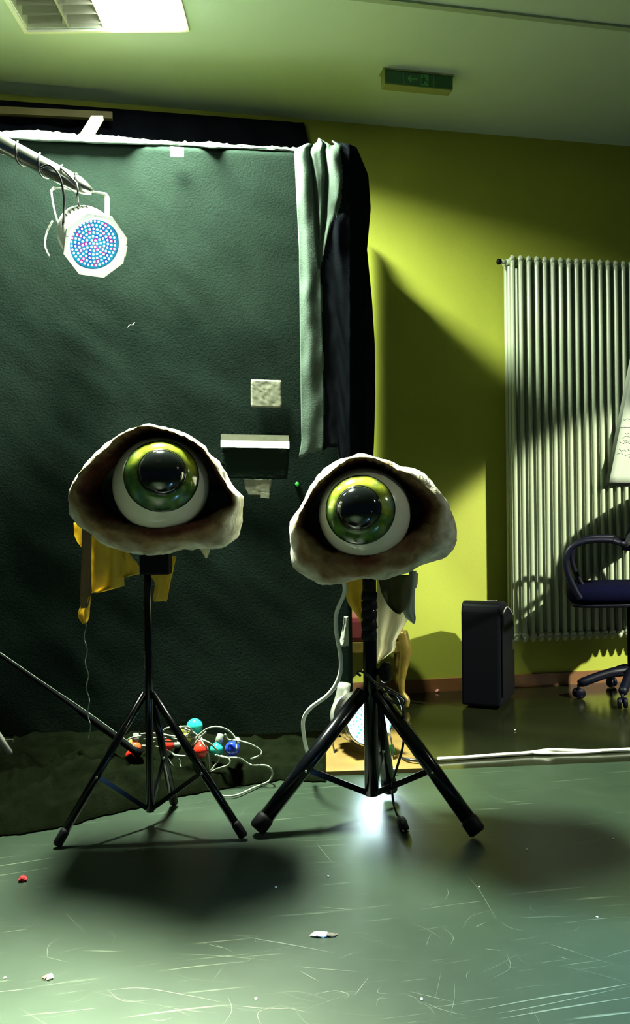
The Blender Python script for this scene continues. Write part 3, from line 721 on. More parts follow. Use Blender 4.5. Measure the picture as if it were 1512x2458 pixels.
for e, sg in ((0.02, -1), (wS-0.005, 1)):
    for dd in (0, dS):
        b0 = q0+ux*e+uy*dd
        zz = [zr[1]+0.05, zr[0]+0.02, 0.22, 0.14, 0.08, 0.045, 0.012]
        of = [0.0, 0.012, 0.006, -0.004, -0.002, 0.016, 0.014]
        path = [b0+ux*o*sg-uy*(o*0.5 if dd == 0 else -o*0.5)+Z*z for o, z in zip(of, zz)]
        rr_ = [0.026, 0.031, 0.024, 0.017, 0.014, 0.018, 0.012]
        rad = []
        for i in range(6): rad += [rr_[i]+(rr_[i+1]-rr_[i])*k/5 for k in range(5)]
        tube('cabriole_leg', path, rad+[rr_[-1]], 'gold', th, 10, 5)

# ------------------------------------------------------------------ black cloth heap on the floor
front = [(-300, 2030), (0, 2012), (60, 2006), (170, 1986), (250, 1962), (300, 1952), (430, 1917), (560, 1893), (680, 1877), (782, 1882)]
G = []; nr, nc = 34, 110
fr = [(x, y) for x, y in front]
def fy_(px):
    for a, b in zip(fr, fr[1:]):
        if a[0] <= px <= b[0]: return a[1]+(b[1]-a[1])*(px-a[0])/(b[0]-a[0])
    return fr[-1][1]
for i in range(nr):
    s = i/(nr-1); row = []
    for j in range(nc):
        px = -300+1080*j/(nc-1)
        a = PZ(px, fy_(px)+4*noise.noise(Vector((px*0.05, 0, 7)))); bpt = PP(px, 1790, 0.075); bpt = Vector((bpt.x, bpt.y, 0))
        p = a.lerp(bpt, s)
        amp = 0.14 if px < 300 else 0.14-0.085*min(1, (px-300)/330)
        if px > 700: amp *= max(0.15, 1-(px-700)/80)
        env = min(1, s*3.2)**0.7*(1-0.35*s) if px > 60 else min(1, s*3.2)**0.7*(1-0.35*s)*max(0.3, (px+300)/360)
        w_ = noise.noise(Vector((p.x*5.0, p.y*9.0, 1.3)))*0.5+0.5
        w2 = noise.noise(Vector((p.x*13+p.y*6, p.y*17, 4.3)))*0.5+0.5
        w3 = 1-abs(noise.noise(Vector((p.x*7+p.y*4, p.y*11-p.x*3, 9.1))))*2.2
        h = amp*env*(0.36*w_+0.16*w2+0.55*max(0, w3)**1.5+0.08)+0.010+ 0.022
        if s < 0.06: h = 0.006+0.02*s/0.06
        row.append(Vector((p.x, p.y, h)))
    G.append(row)
tag(sheet('cloth_heap', G, 0.003, Z, 'heap_cloth'), 'crumpled black cloth heaped on the floor along the backdrop foot', 'cloth')
HEAPZ = lambda px, py: None

# ------------------------------------------------------------------ colour bulbs and their cable
def bulb(px, py, rpx, color, d, sock, label, half=None):
    c = P(px, py, d); r = rpx*d/FPX; ax = (R0*sock[0]+Z*sock[1]+F*sock[2]).normalized()
    t = thing('party_bulb', label, 'bulb', c-Z*r, 'coloured bulbs on the string light')
    pr = [(0, -r)]+[(r*math.sin(a_), -r*math.cos(a_)) for a_ in [math.pi*k/16 for k in range(1, 14)]]+[(r*0.50, r*0.98), (r*0.46, r*1.12)]
    lathe('glass_globe', pr, c, ax, color, t, 24)
    lathe('socket', [(0, r*1.08), (r*0.50, r*1.08), (r*0.56, r*1.2), (r*0.56, r*1.75), (r*0.48, r*1.85), (r*0.48, r*2.2), (r*0.3, r*2.3), (0, r*2.3)], c, ax, 'socket', t, 14)
    return c, ax, r
BD = 2.95
bl = [bulb(467, 1744, 19.5, 'bulb_turquoise', BD+0.06, (-0.7, -0.5, 0.5), 'large turquoise round bulb on top of the tangled string light'),
 bulb(482, 1801, 18, 'bulb_red', BD-0.05, (-0.25, 0.6, 0.8), 'shiny red round bulb between the turquoise and teal bulbs'),
 bulb(520, 1799, 16.5, 'bulb_teal', BD, (0.28, 1, 0.2), 'teal round bulb with its grey socket pointing up'),
 bulb(558, 1797, 18.5, 'bulb_blue', BD-0.02, (0.2, 0.25, 1), 'deep blue round bulb at the right end of the string light'),
 bulb(402, 1789, 14, 'bulb_red', BD+0.03, (1, -0.1, 0.5), 'small red bulb lying behind the legs of the left stand'),
 bulb(324, 1795, 15, 'bulb_orange', BD+0.04, (0.05, 1, 0.15), 'orange round bulb with upright socket left of the thin pole'),
 bulb(316, 1814, 15, 'bulb_red', BD-0.06, (0.3, -0.7, 0.8), 'dark red bulb half buried in the cloth under the orange bulb'),
 bulb(448, 1772, 12, 'bulb_yellow', BD+0.06, (-0.9, 0.4, 0.2), 'yellow bulb below the large turquoise bulb'),
 bulb(434, 1752, 10, 'bulb_yellow', BD+0.08, (-1, 0.2, 0.4), 'small yellow bulb behind the slanting right leg of the left stand'),
 bulb(313, 1782, 8, 'bulb_yellow', BD+0.1, (-0.4, -0.5, 0.8), 'tiny yellow bulb peeking out behind the orange bulb')]
C_ = lambda L, d=BD-0.06: [P(x, y, d+0.012*math.sin(x*0.07+y*0.05)) for x, y in L]
wires = [
 [(384, 1762), (400, 1748), (430, 1746), (470, 1762), (490, 1790), (500, 1815), (502, 1850), (500, 1870)],
 [(385, 1760), (392, 1790), (405, 1825), (430, 1855), (452, 1868)],
 [(414, 1810), (430, 1825), (436, 1850), (448, 1862), (462, 1864)],
 [(460, 1790), (478, 1764), (500, 1748), (525, 1745), (550, 1755), (566, 1775), (568, 1800)],
 [(466, 1788), (480, 1770), (495, 1756)],
 [(540, 1762), (548, 1775), (572, 1778), (600, 1786), (624, 1800), (625, 1812), (602, 1822)],
 [(516, 1812), (540, 1818), (575, 1820), (602, 1836), (640, 1838), (654, 1855), (645, 1875), (610, 1890), (570, 1908), (540, 1911), (522, 1904)],
 [(516, 1812), (526, 1820), (515, 1838), (495, 1862), (480, 1876)],
 [(530, 1814), (550, 1822), (548, 1836), (520, 1846), (496, 1858)],
 [(384, 1761), (420, 1768), (470, 1772), (500, 1782), (520, 1800)],
 [(340, 1790), (365, 1791), (392, 1796), (420, 1812), (445, 1815)],
 [(345, 1775), (370, 1772), (400, 1771), (430, 1775)],
 [(338, 1762), (362, 1760), (388, 1762), (410, 1768)],
 [(352, 1783), (380, 1780), (424, 1780)],
 [(505, 1868), (508, 1885), (520, 1900), (526, 1906)],
 [(424, 1748), (448, 1744), (460, 1756), (440, 1768), (424, 1762)],
 [(302, 1790), (308, 1775), (330, 1768), (352, 1766)]]
def WR(L):
    out = []
    for x, y in L:
        p = P(x, y, BD-0.05+0.012*math.sin(x*0.07+y*0.05))
        g_ = PZ(x, y, 0.012)
        # strands that would dip under the floor rest on it instead
        out.append(p if p.z > 0.02 else g_)
    return out
tag(multi_tube('string_light_cable', [WR(L) for L in wires], 0.0032, 'cable_grey'), 'tangled grey cable of the coloured string light on the black cloth', 'cable')

# ------------------------------------------------------------------ tripods
def stand(label, px_top, y_top, d, hub, feet, pole_w, leg_w, brace_w, bot):
    base = P(hub[0], hub[1], d); c = Vector((base.x, base.y, 0))
    t = thing('tripod_stand', label, 'stand', c)
    zt_ = P(px_top, y_top, d).z; zh = base.z; zb_ = P(bot[0], bot[1], d).z
    tube('pole', [c+Z*zb_, c+Z*(zh), c+Z*zt_], pole_w/2, 'black_metal', t, 14, 0)
    lathe('hub_collar', [(0, -0.05), (pole_w*0.80, -0.05), (pole_w*0.86, -0.04), (pole_w*0.86, 0.02), (pole_w*0.72, 0.035), (pole_w*0.55, 0.04)], c+Z*zh, Z, 'black_plastic', t, 16)
    lathe('lower_collar', [(0, -0.02), (pole_w*0.60, -0.02), (pole_w*0.75, -0.015), (pole_w*0.75, 0.02), (pole_w*0.6, 0.025)], c+Z*(zb_+0.012), Z, 'black_plastic', t, 16)
    for (fxp, fyp) in feet:
        ft = PZ(fxp, fyp, leg_w*0.45); top = c+Z*(zh-0.015)+(Vector((ft.x, ft.y, 0))-c).normalized()*pole_w*0.6
        dr = (top-ft).normalized()
        lg = tube('leg', [ft+dr*0.03, top], leg_w/2, 'black_metal', t, 12, 0)
        tube('foot_cap', [ft, ft+dr*0.006, ft+dr*0.04, ft+dr*0.05], [leg_w*0.42, leg_w*0.58, leg_w*0.58, leg_w*0.5], 'black_rubber', lg, 12, 0)
        mid = ft.lerp(top, 0.45)
        st = c+Z*(zb_+0.012)
        tube('brace', [st+(Vector((mid.x, mid.y, 0))-c).normalized()*pole_w*0.5, mid-Z*leg_w*0.2], 0.01, 'black_metal', t, 6, 0, flat=(brace_w*0.6, brace_w))
        lathe('rivet', [(0, -leg_w*0.7), (0.004, -leg_w*0.7), (0.004, leg_w*0.7), (0, leg_w*0.7)], mid-Z*leg_w*0.2, F, 'steel', t, 8)
    return t, c, zh
DR = 2.62
tR, cR, zhR = stand('black tripod stand with thick legs carrying the right eye', 888, 1330, DR, (889, 1648), [(615, 1992), (1148, 2000), (936, 1898)], 0.044, 0.046, 0.018, (893, 1908))
lathe('clamp_knob', [(0, 0), (0.012, 0), (0.012, 0.018), (0.03, 0.02), (0.034, 0.03), (0.030, 0.045), (0.02, 0.048), (0, 0.048)], P(903, 1612, DR), R0*0.9-F*0.4, 'black_plastic', tR, 10)
lathe('clamp_collar', [(0.023, -0.04), (0.030, -0.038), (0.031, 0.03), (0.026, 0.036), (0.022, 0.036)], P(887, 1612, DR), Z, 'black_plastic', tR, 16)
for k, y in enumerate((1430, 1452, 1475, 1500, 1526)):
    lathe('tape_wrap', [(0.0225, -0.014), (0.0245+0.0015*(k % 2), -0.013), (0.0255, 0.0), (0.0245, 0.012), (0.0225, 0.014)], P(886, y, DR), Z+R0*0.12*(-1)**k, 'black_rubber', tR, 14)
DL = 2.54
tL, cL, zhL = stand('slim black tripod stand carrying the left eye', 352, 1300, DL, (357, 1650), [(586, 2010), (136, 2030), (418, 1930)], 0.024, 0.024, 0.013, (357, 1948))
lathe('clamp_collar', [(0.013, -0.03), (0.019, -0.028), (0.019, 0.03), (0.013, 0.032)], P(356, 1500, DL), Z, 'black_plastic', tL, 14)

# ------------------------------------------------------------------ the two giant eyes
def eye(label, d, zsc, zo, opening, outline, ballc, ballr, iris_dir, iris_r, pup_r, ball_off, prot, seed, stem):
    px = lambda z: (zo[0]+z[0]/zsc, zo[1]+z[1]/zsc)
    k = d/FPX
    c0 = P(*px(ballc), d); Rb = ballr/zsc*k
    root = thing('eye_prop', label, 'prop', c0-Z*0.25)
    def polar(poly):
        q = [((x-ballc[0])/zsc*k, -(y-ballc[1])/zsc*k) for x, y in poly]
        n = 128; res = []
        for i in range(n):
            an = 2*math.pi*i/n; dx, dy = math.cos(an), math.sin(an); best = None
            for (ax, ay), (bx, by) in zip(q, q[1:]+q[:1]):
                ex, ey = bx-ax, by-ay; den = dx*ey-dy*ex
                if abs(den) < 1e-9: continue
                t_ = (ax*ey-ay*ex)/den; s_ = (ax*dy-ay*dx)/den
                if t_ > 0 and -1e-6 <= s_ <= 1+1e-6 and (best is None or t_ > best): best = t_
            res.append(best or 0.1)
        return [(res[i-1]+2*res[i]+res[(i+1) % n])/4 for i in range(n)]
    ri, ro = polar(opening), polar(outline); N = len(ri)
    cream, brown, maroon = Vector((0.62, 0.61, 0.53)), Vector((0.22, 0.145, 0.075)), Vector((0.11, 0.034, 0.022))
    V = []; Cc = []; Fc = []; NS = 46
    for i in range(N):
        an = 2*math.pi*i/N; ca, sa = math.cos(an), math.sin(an)
        a, b = ri[i], ro[i]; wd = b-a; up = max(0, sa); dn = max(0, -sa)
        lip = -(0.060+0.030*up+0.030*dn) 
        ctrl = [(min(a*0.90, a-0.01), 0.07), (a*0.955, 0.0), (a-0.001, lip*0.62), (a+wd*0.16, lip*0.98), (a+wd*0.38, lip*1.02), (a+wd*0.66, lip*0.72), (a+wd*0.90, lip*0.22),
                (b, 0.03), (b*0.985, 0.09), (b*0.90, 0.16), (b*0.68, 0.215), (b*0.35, 0.24), (b*0.06, 0.245)]
        pts = smoothpath([Vector((r, o, 0)) for r, o in ctrl], 4)
        for j, q in enumerate(pts):
            s = j/4.0
            npos = Vector((ca*q.x*9+seed, sa*q.x*9, q.y*9))
            wr = 0.007*noise.noise(npos)+0.0065*noise.noise(npos*2.7)+0.0035*noise.noise(npos*6)+0.0015*noise.noise(npos*13)
            wr += 0.004*math.sin(an*38+3*noise.noise(npos*0.6))*math.exp(-((s-2.6)/0.9)**2)       # gathered hem
            if s < 1.6: wr *= 0.5
            amp = 1.0 if s > 6 else 0.8
            V.append(c0+R0*(ca*(q.x+wr*amp))+Z*(sa*(q.x+wr*amp))+F*(q.y-wr*0.9))
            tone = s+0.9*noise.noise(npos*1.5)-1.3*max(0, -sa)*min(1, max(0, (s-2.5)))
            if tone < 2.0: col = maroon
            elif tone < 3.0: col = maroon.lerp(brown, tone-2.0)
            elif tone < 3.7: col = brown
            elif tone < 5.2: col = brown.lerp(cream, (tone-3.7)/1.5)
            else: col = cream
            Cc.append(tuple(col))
    NP = len(pts)
    for i in range(N):
        i2 = (i+1) % N
        for j in range(NP-1): Fc.append([i*NP+j, i2*NP+j, i2*NP+j+1, i*NP+j+1])
    Fc.append([i*NP+NP-1 for i in range(N)]); 
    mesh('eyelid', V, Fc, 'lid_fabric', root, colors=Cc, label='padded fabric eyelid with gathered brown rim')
    bc = c0+F*ball_off
    ax = (-F+R0*iris_dir[0]+Z*iris_dir[1]).normalized()
    ballo = lathe('eyeball', [(0, -Rb)]+[(Rb*math.sin(math.pi*q/32), -Rb*math.cos(math.pi*q/32)) for q in range(1, 32)]+[(0, Rb)], bc, ax, 'eye_white', root, 64, label='glossy cream white eyeball')
    ir = iris_r/zsc*k; pr = pup_r/zsc*k
    h0 = math.sqrt(max(1e-5, Rb*Rb-ir*ir)); hb = prot*0.55
    hp = h0+ (Rb-h0)*0.62+hb*0.5
    def icol(r, an, h):
        t_ = (r-pr)/(ir-pr) if ir > pr else 0
        n_ = noise.noise(Vector((math.cos(an)*2.2+seed, math.sin(an)*2.2, 0)))
        n2 = noise.noise(Vector((math.cos(an)*6+seed, math.sin(an)*6, r*30)))
        g = Vector((0.06, 0.13, 0.02)); y = Vector((0.44, 0.46, 0.05)); bl_ = Vector((0.12, 0.24, 0.28)); dk = Vector((0.018, 0.045, 0.014))
        c = g.lerp(y, max(0, min(1, 0.85*math.sin(an+0.25)+0.35+n2*0.5-0.3*abs(t_-0.35))))  # light from above put into the colour: yellow top, darker green bottom
        if n_ > 0.12: c = c.lerp(bl_, min(0.8, (n_-0.12)*3)*max(0, t_))
        if t_ > 0.72: c = c.lerp(dk, min(1, (t_-0.72)/0.28))
        return tuple(c)
    prof = [(ir*1.0, h0-0.002), (ir*1.005, h0+0.004), (ir*0.985, h0+0.008)]
    for q in range(1, 13):
        t_ = q/12; r = ir*0.985+(pr*0.96-ir*0.985)*t_; prof.append((r, h0+0.008+(hp-h0-0.008)*math.sin(t_*math.pi/2)))
    iris = lathe('iris', prof, bc, ax, 'iris_paint', ballo, 72, colors=icol, label='painted green and yellow iris, yellower where light falls on top')
    lathe('iris_edge', [(ir*0.99, h0-0.004), (ir*1.015, h0), (ir*1.018, h0+0.003), (ir*1.0, h0+0.006)], bc, ax, 'iris_ring', iris, 64)
    lathe('pupil_ring', [(pr*1.04, hp-0.006), (pr*1.05, hp+0.002), (pr*1.0, hp+0.006), (pr*0.95, hp+0.004)], bc, ax, 'iris_ring', iris, 48)
    lathe('pupil', [(pr, hp-0.004)]+[(pr*math.cos(q*math.pi/24), hp+prot*math.sin(q*math.pi/24)) for q in range(0, 12)]+[(0, hp+prot)], bc, ax, 'pupil_black', iris, 48, label='domed glossy black pupil')
    lathe('mounting_spigot', [(0, 0), (0.028, 0), (0.030, 0.01), (0.030, 0.10), (0.024, 0.12), (0, 0.12)], P(stem[0], stem[1], stem[2]), Z, 'black_metal', root, 14)
    return root, c0
eR, c0R = eye('giant green eye prop with fabric lids on the right stand by the yellow wall', 2.55, 3.15, (660, 1060),
  [(190, 650), (200, 560), (225, 470), (290, 380), (380, 290), (450, 225), (540, 170), (640, 145), (740, 165), (840, 212), (940, 275), (1040, 335), (1120, 400), (1180, 460), (1195, 500), (1150, 590), (1080, 660), (1000, 700), (920, 750), (820, 800), (710, 832), (600, 835), (500, 835), (420, 835), (340, 790), (270, 725), (215, 670)],
  [(102, 660), (120, 580), (190, 480), (250, 360), (330, 260), (420, 190), (500, 130), (640, 92), (760, 110), (860, 150), (940, 185), (1060, 205), (1130, 240), (1200, 320), (1280, 430), (1340, 560), (1392, 690), (1385, 780), (1290, 880), (1150, 930), (1000, 1000), (800, 1050), (640, 1045), (480, 1078), (330, 1090), (270, 1050), (200, 990), (140, 965), (122, 880), (105, 760)],
  (675, 545), 345, (-0.19, 0.12), 250, 158, -0.015, 0.045, 3.1, (887, 1412, DR))
eL, c0L = eye('giant green eye prop with fabric lids on the left stand before black felt', 2.47, 2.965, (130, 980),
  [(225, 600), (240, 510), (300, 430), (400, 350), (480, 265), (560, 195), (660, 160), (760, 160), (860, 185), (960, 230), (1040, 280), (1100, 345), (1150, 430), (1205, 510), (1250, 590), (1285, 655), (1285, 700), (1220, 722), (1130, 770), (1040, 800), (950, 822), (830, 832), (700, 832), (580, 822), (490, 808), (420, 792), (350, 762), (270, 690)],
  [(100, 570), (150, 500), (230, 390), (290, 310), (390, 240), (470, 190), (580, 140), (710, 118), (850, 145), (970, 195), (1060, 265), (1110, 340), (1190, 430), (1220, 500), (1260, 580), (1330, 620), (1342, 660), (1330, 740), (1310, 890), (1250, 960), (1140, 1000), (1000, 1000), (900, 1008), (800, 1040), (660, 1042), (520, 1030), (400, 990), (260, 900), (150, 830), (105, 750), (96, 650)],
  (768, 548), 338, (0.20, 0.24), 250, 156, -0.015, 0.045, 9.7, (352, 1352, DL))
# hanging rags of the right eye
flap('cloth_flap', [(1385, 816, 880), (1420, 826, 880), (1450, 836, 880), (1480, 858, 880), (1512, 876, 880)], DR+0.08, 'ochre_cloth', eR, 0.010, 1.5, 0.2)
flap('cloth_flap', [(1385, 905, 1000), (1440, 904, 985), (1490, 903, 978), (1540, 903, 950), (1560, 903, 951), (1592, 904, 908)], DR+0.10, 'cream_cloth', eR, 0.012, 1.7, 0.4)
flap('cloth_flap', [(1380, 906, 982), (1420, 914, 982), (1450, 928, 978), (1468, 945, 970), (1474, 955, 962)], DR+0.03, 'olive_cloth', eR, 0.012, 1.3, 0.7)
flap('cloth_flap', [(1370, 982, 1000), (1430, 980, 996), (1465, 966, 996), (1485, 975, 999), (1497, 990, 997)], DR+0.05, 'grey_cloth', eR, 0.012, 1.0, 0.1)
flap('cloth_flap', [(1375, 992, 1004), (1400, 993, 1003), (1412, 995, 1000)], DR+0.09, 'cream_cloth', eR, 0.006, 1.0, 0.1)
flap('cloth_flap', [(1480, 826, 836), (1500, 824, 836), (1530, 818, 837), (1551, 813, 837)], DR+0.14, 'grey_cloth', eR, 0.006, 1.0, 0.1, label='grey triangular rag')
tag(tube('white_cable', [P(826, 1395, DR+0.05), P(826, 1425, DR+0.05), P(808, 1470, DR+0.05), P(807, 1515, DR+0.04), P(818, 1580, DR+0.03), P(814, 1625, DR+0.03), P(790, 1665, DR+0.05), P(745, 1700, DR+0.10), P(728, 1730, DR+0.16), P(730, 1770, DR+0.22), P(738, 1808, DR+0.29)], 0.0066, 'cable_white'), 'white cable dangling from the right eye down to the black cloth', 'cable')
# hanging rags of the left eye
flap('cloth_flap', [(1255, 176, 206), (1285, 177, 206), (1300, 184, 206), (1318, 198, 206)], DL+0.03, 'ochre_cloth', eL, 0.006, 1.0, 0.2)
flap('cloth_flap', [(1260, 196, 219), (1330, 195, 218), (1400, 193, 217), (1440, 192, 216), (1460, 194, 209)], DL+0.0, 'brown_cloth', eL, 0.006, 1.0, 0.3)
flap('cloth_flap', [(1265, 214, 290), (1320, 216, 296), (1380, 217, 295), (1408, 217, 296), (1423, 218, 240)], DL+0.05, 'ochre_cloth', eL, 0.014, 2.0, 0.1, nc=20)
flap('cloth_flap', [(1300, 290, 305), (1330, 291, 310), (1350, 292, 328), (1363, 293, 336), (1378, 293, 336), (1386, 293, 300)], DL+0.06, 'ochre_cloth', eL, 0.008, 1.3, 0.6)
flap('cloth_flap', [(1430, 200, 218), (1445, 196, 216), (1470, 189, 213), (1480, 190, 212), (1496, 199, 206)], DL+0.01, 'ochre_cloth', eL, 0.012, 1.5, 0.5, label='knotted end of the ochre cloth')
flap('cloth_flap', [(1335, 400, 422), (1370, 352, 416), (1385, 362, 412), (1400, 372, 409), (1440, 366, 402), (1444, 368, 400)], DL+0.06, 'ochre_cloth', eL, 0.008, 1.3, 0.2)
flap('cloth_flap', [(1312, 476, 504), (1322, 482, 503), (1340, 493, 497)], DL+0.02, 'cream_cloth', eL, 0.004, 1.0, 0.2)
box('mount_block', P(374, 1352, DL), R0*0.045, F*0.03, Z*0.034, 'black_plastic', eL, 0.006)
tag(tube('dangling_cord', [P(203+3*math.sin(i*1.3)+i*0.55, 1484+i*12.6, DL+0.01+0.004*math.cos(i*1.7)) for i in range(24)], 0.0016, 'sparkle_cord', seg=5), 'thin wavy cord hanging from the left eye rag', 'cord')

# ------------------------------------------------------------------ LED par lamps
def leds(root, c, axis, R_, rings, dome, mats, groups):
    x, y, a = frame(axis); V = []; Fc = []; MI = []; step = R_/(rings+0.55)
    pos = [(0, 0)]
    for k in range(1, rings+1):
        for i in range(6*k):
            an = 2*math.pi*i/(6*k)+0.1*k; pos.append((step*k*math.cos(an), step*k*math.sin(an)))
    for i, (u, v) in enumerate(pos):
        o = c+x*u+y*v; col = 1+groups[i % len(groups)]
        for r0, r1, h0_, h1_, mi in ((step*0.56, step*0.50, 0.0, 0.003, col), (step*dome, step*dome*0.6, 0.003, 0.008, 0)):
            b = len(V)
            for r, h in ((r0, h0_), (r1, h1_)):
                for s in range(8):
                    an = 2*math.pi*s/8; V.append(o+a*h+x*(r*math.cos(an))+y*(r*math.sin(an)))
            for s in range(8): Fc.append([b+s, b+(s+1) % 8, b+8+(s+1) % 8, b+8+s]); MI.append(mi)
            Fc.append([b+8+s for s in range(8)]); MI.append(mi)
    o = mesh('led_lenses', V, Fc, None, root, smooth=False, mats=mats, midx=MI, label='many small glowing light-emitting diodes'); o['kind'] = 'stuff'
    return o
# hanging lamp
HD = 3.0
hc = P(229, 590, HD); hax = (-F+R0*0.60-Z*0.72).normalized(); hx, hy, ha = frame(hax)
parA = thing('hanging_par_lamp', 'white octagonal LED spotlight hanging from the silver boom arm', 'spotlight', hc-Z*0.12)
R8 = 0.118
V = []; Fc = []; seg = 32
def oct_r(an): 
    q = (an+math.pi/8) % (math.pi/4)-math.pi/8; return R8*math.cos(math.pi/8)/math.cos(q)
for h in (0.006, -0.006):
    for k in range(64):
        an = 2*math.pi*k/64; r = oct_r(an); V.append(hc+ha*h+hx*r*math.cos(an)+hy*r*math.sin(an))
    for k in range(64):
        an = 2*math.pi*k/64; V.append(hc+ha*h+hx*0.092*math.cos(an)+hy*0.092*math.sin(an))
for k in range(64):
    k2 = (k+1) % 64
    Fc += [[k, k2, 64+k2, 64+k], [128+k, 192+k, 192+k2, 128+k2], [k, 128+k, 128+k2, k2], [64+k, 64+k2, 192+k2, 192+k]]
gf = mesh('gel_frame', V, Fc, 'white_metal', parA, smooth=False)
lathe('can_body', [(0.092, 0.004), (0.096, 0.004), (0.098, -0.02), (0.104, -0.04), (0.104, -0.14), (0.100, -0.17), (0.085, -0.23), (0.065, -0.26), (0.02, -0.275), (0, -0.276), (0, -0.26), (0.06, -0.245), (0.095, -0.16), (0.098, -0.06), (0.091, 0.0)], hc, ha, 'white_metal', parA, 40)
lathe('led_board', [(0, -0.036), (0.090, -0.036), (0.090, -0.032), (0, -0.032)], hc, ha, 'led_cyan', parA, 32)
leds(parA, hc-ha*0.031, ha, 0.086, 6, 0.31, ['led_white', 'led_cyan', 'led_magenta', 'led_blue'], [0, 0, 1, 0, 2, 0, 1, 0, 0, 2, 0])
pl = bpy.data.lights.new('par_glow', 'POINT'); pl.energy = 1.5; pl.color = (0.85, 0.95, 1.0); pl.shadow_soft_size = 0.04
po = bpy.data.objects.new('par_glow', pl); COL.objects.link(po); po.location = hc+ha*0.035
spot('par_light', hc+ha*0.02, ha, 26, (0.50, 0.72, 1.0), 70, 0.7, 0.07)
ex = hx if hx.dot(R0) > 0 else -hx
for i in range(6):
    an = math.radians(98+i*9); q = hc-ha*0.125+(ex*math.cos(an)+hy*math.sin(an))*0.1035
    box('vent_slot', q, (ex*-math.sin(an)+hy*math.cos(an))*0.0022, ha*0.014, (ex*math.cos(an)+hy*math.sin(an))*0.003, 'black_rubber', parA)
for an in (math.radians(0), math.radians(90), math.radians(180)):
    q = hc+(ex*math.cos(an)+hy*math.sin(an))*0.106+ha*0.009
    box('frame_clip', q, (ex*-math.sin(an)+hy*math.cos(an))*0.018, (ex*math.cos(an)+hy*math.sin(an))*0.005, ha*0.004, 'white_metal', parA)
tube('yoke', [P(156, 575, HD+0.09), P(148, 555, HD+0.09), P(134, 520, HD+0.09), P(124, 466, HD+0.10), P(126, 454, HD+0.10), P(140, 452, HD+0.10), P(200, 458, HD+0.07), P(246, 464, HD+0.04), P(255, 468, HD+0.04), P(257, 480, HD+0.04), P(257, 530, HD+0.04)], 0.01, 'white_metal', parA, smooth_n=3, flat=(0.006, 0.030), up=(-F+R0*0.3))
tube('tail_cord', [P(126, 530, HD+0.14), P(112, 560, HD+0.15), P(108, 590, HD+0.14), P(118, 616, HD+0.12)], 0.0034, 'cable_white', parA, 8)
# stand with boom
bA, bB = P(-150, 262, HD+0.02), P(222, 462, HD+0.04)
pole_b = P(-175, 1880, HD+0.02); pole_b = Vector((pole_b.x, pole_b.y, 0))
st = thing('lighting_stand', 'silver lighting stand at the left edge with slanting boom arm', 'stand', pole_b)
bdir = (bB-bA).normalized(); mid_ = bA
tube('boom_arm', [bA-bdir*0.15, bA.lerp(bB, 0.5), bB-bdir*0.06, bB-bdir*0.03, bB], [0.030, 0.030, 0.030, 0.022, 0.010], 'steel', st, 18, 0)
tube('pole', [pole_b+Z*0.12, pole_b+Z*1.2, Vector((pole_b.x, pole_b.y, bA.z+0.03))], 0.018, 'steel', st, 14, 0)
lathe('boom_clamp', [(0, -0.04), (0.04, -0.04), (0.044, -0.03), (0.044, 0.03), (0.04, 0.04), (0, 0.04)], Vector((pole_b.x, pole_b.y, bA.z+0.02)), F, 'black_plastic', st, 18)
lf = PZ(51, 1850, 0.04); ltop = pole_b+Z*0.55
tube('leg', [lf, ltop], 0.014, 'white_metal', st, 12, 0)
for an in (140, 250):
    e = pole_b+Vector((math.cos(math.radians(an))*0.32, math.sin(math.radians(an))*0.32, 0.02)); tube('leg', [e, ltop], 0.014, 'white_metal', st, 12, 0)
lathe('leg_collar', [(0.018, -0.03), (0.028, -0.03), (0.028, 0.03), (0.018, 0.03)], ltop, Z, 'black_plastic', st, 14)
lathe('wing_screw', [(0, 0), (0.004, 0), (0.004, 0.012), (0.008, 0.014), (0.008, 0.020), (0, 0.020)], P(182, 430, HD+0.01), Z-F*0.3, 'steel', st, 8)
bx_, by_, ba_ = frame(bdir)
hel = []
for k in range(64):
    t_ = k/63; an = t_*2*math.pi*4.3+0.8; p = bA.lerp(bB, 0.18+0.62*t_); hel.append(p+bx_*0.0345*math.cos(an)+by_*0.0345*math.sin(an))
hel += [P(184, 440, HD-0.02), P(186, 470, HD-0.03), P(189, 494, HD+0.03)]
tag(tube('lamp_cable', hel, 0.0038, 'cable_black', smooth_n=2, seg=7), 'black power cable wound around the silver boom arm', 'cable')
tag(tube('loop_cable', [P(96, 404, HD-0.045), P(116, 396, HD-0.055), P(136, 412, HD-0.05), P(148, 440, HD-0.04), P(154, 480, HD-0.03), P(153, 520, HD-0.01), P(150, 548, HD+0.03), P(150, 572, HD+0.09)], 0.0042, 'cable_black', seg=7), 'second black cable looping from the boom behind the hanging spotlight', 'cable')
# bits around the silver leg
th = thing('plastic_connector', 'white plastic connector lying by the silver stand leg', 'connector', PZ(65, 1838, 0.0))
q = PZ(60, 1830, 0.09)
box('connector_body', P(56, 1832, 2.98), R0*0.016+Z*0.006, F*0.012, Z*0.011-R0*0.004, 'white_metal', th, 0.003)
box('connector_shell', P(71, 1823, 3.0), R0*0.014-Z*0.003, F*0.010, Z*0.012, 'grey_metal', th, 0.003)
box('connector_pin', P(86, 1830, 2.98), R0*0.005+Z*0.003, F*0.004, Z*0.007, 'white_metal', th, 0.001)
box('connector_tab', P(21, 1778, 3.0), R0*0.016, F*0.004, Z*0.006, 'tape_cream', th, 0.001)
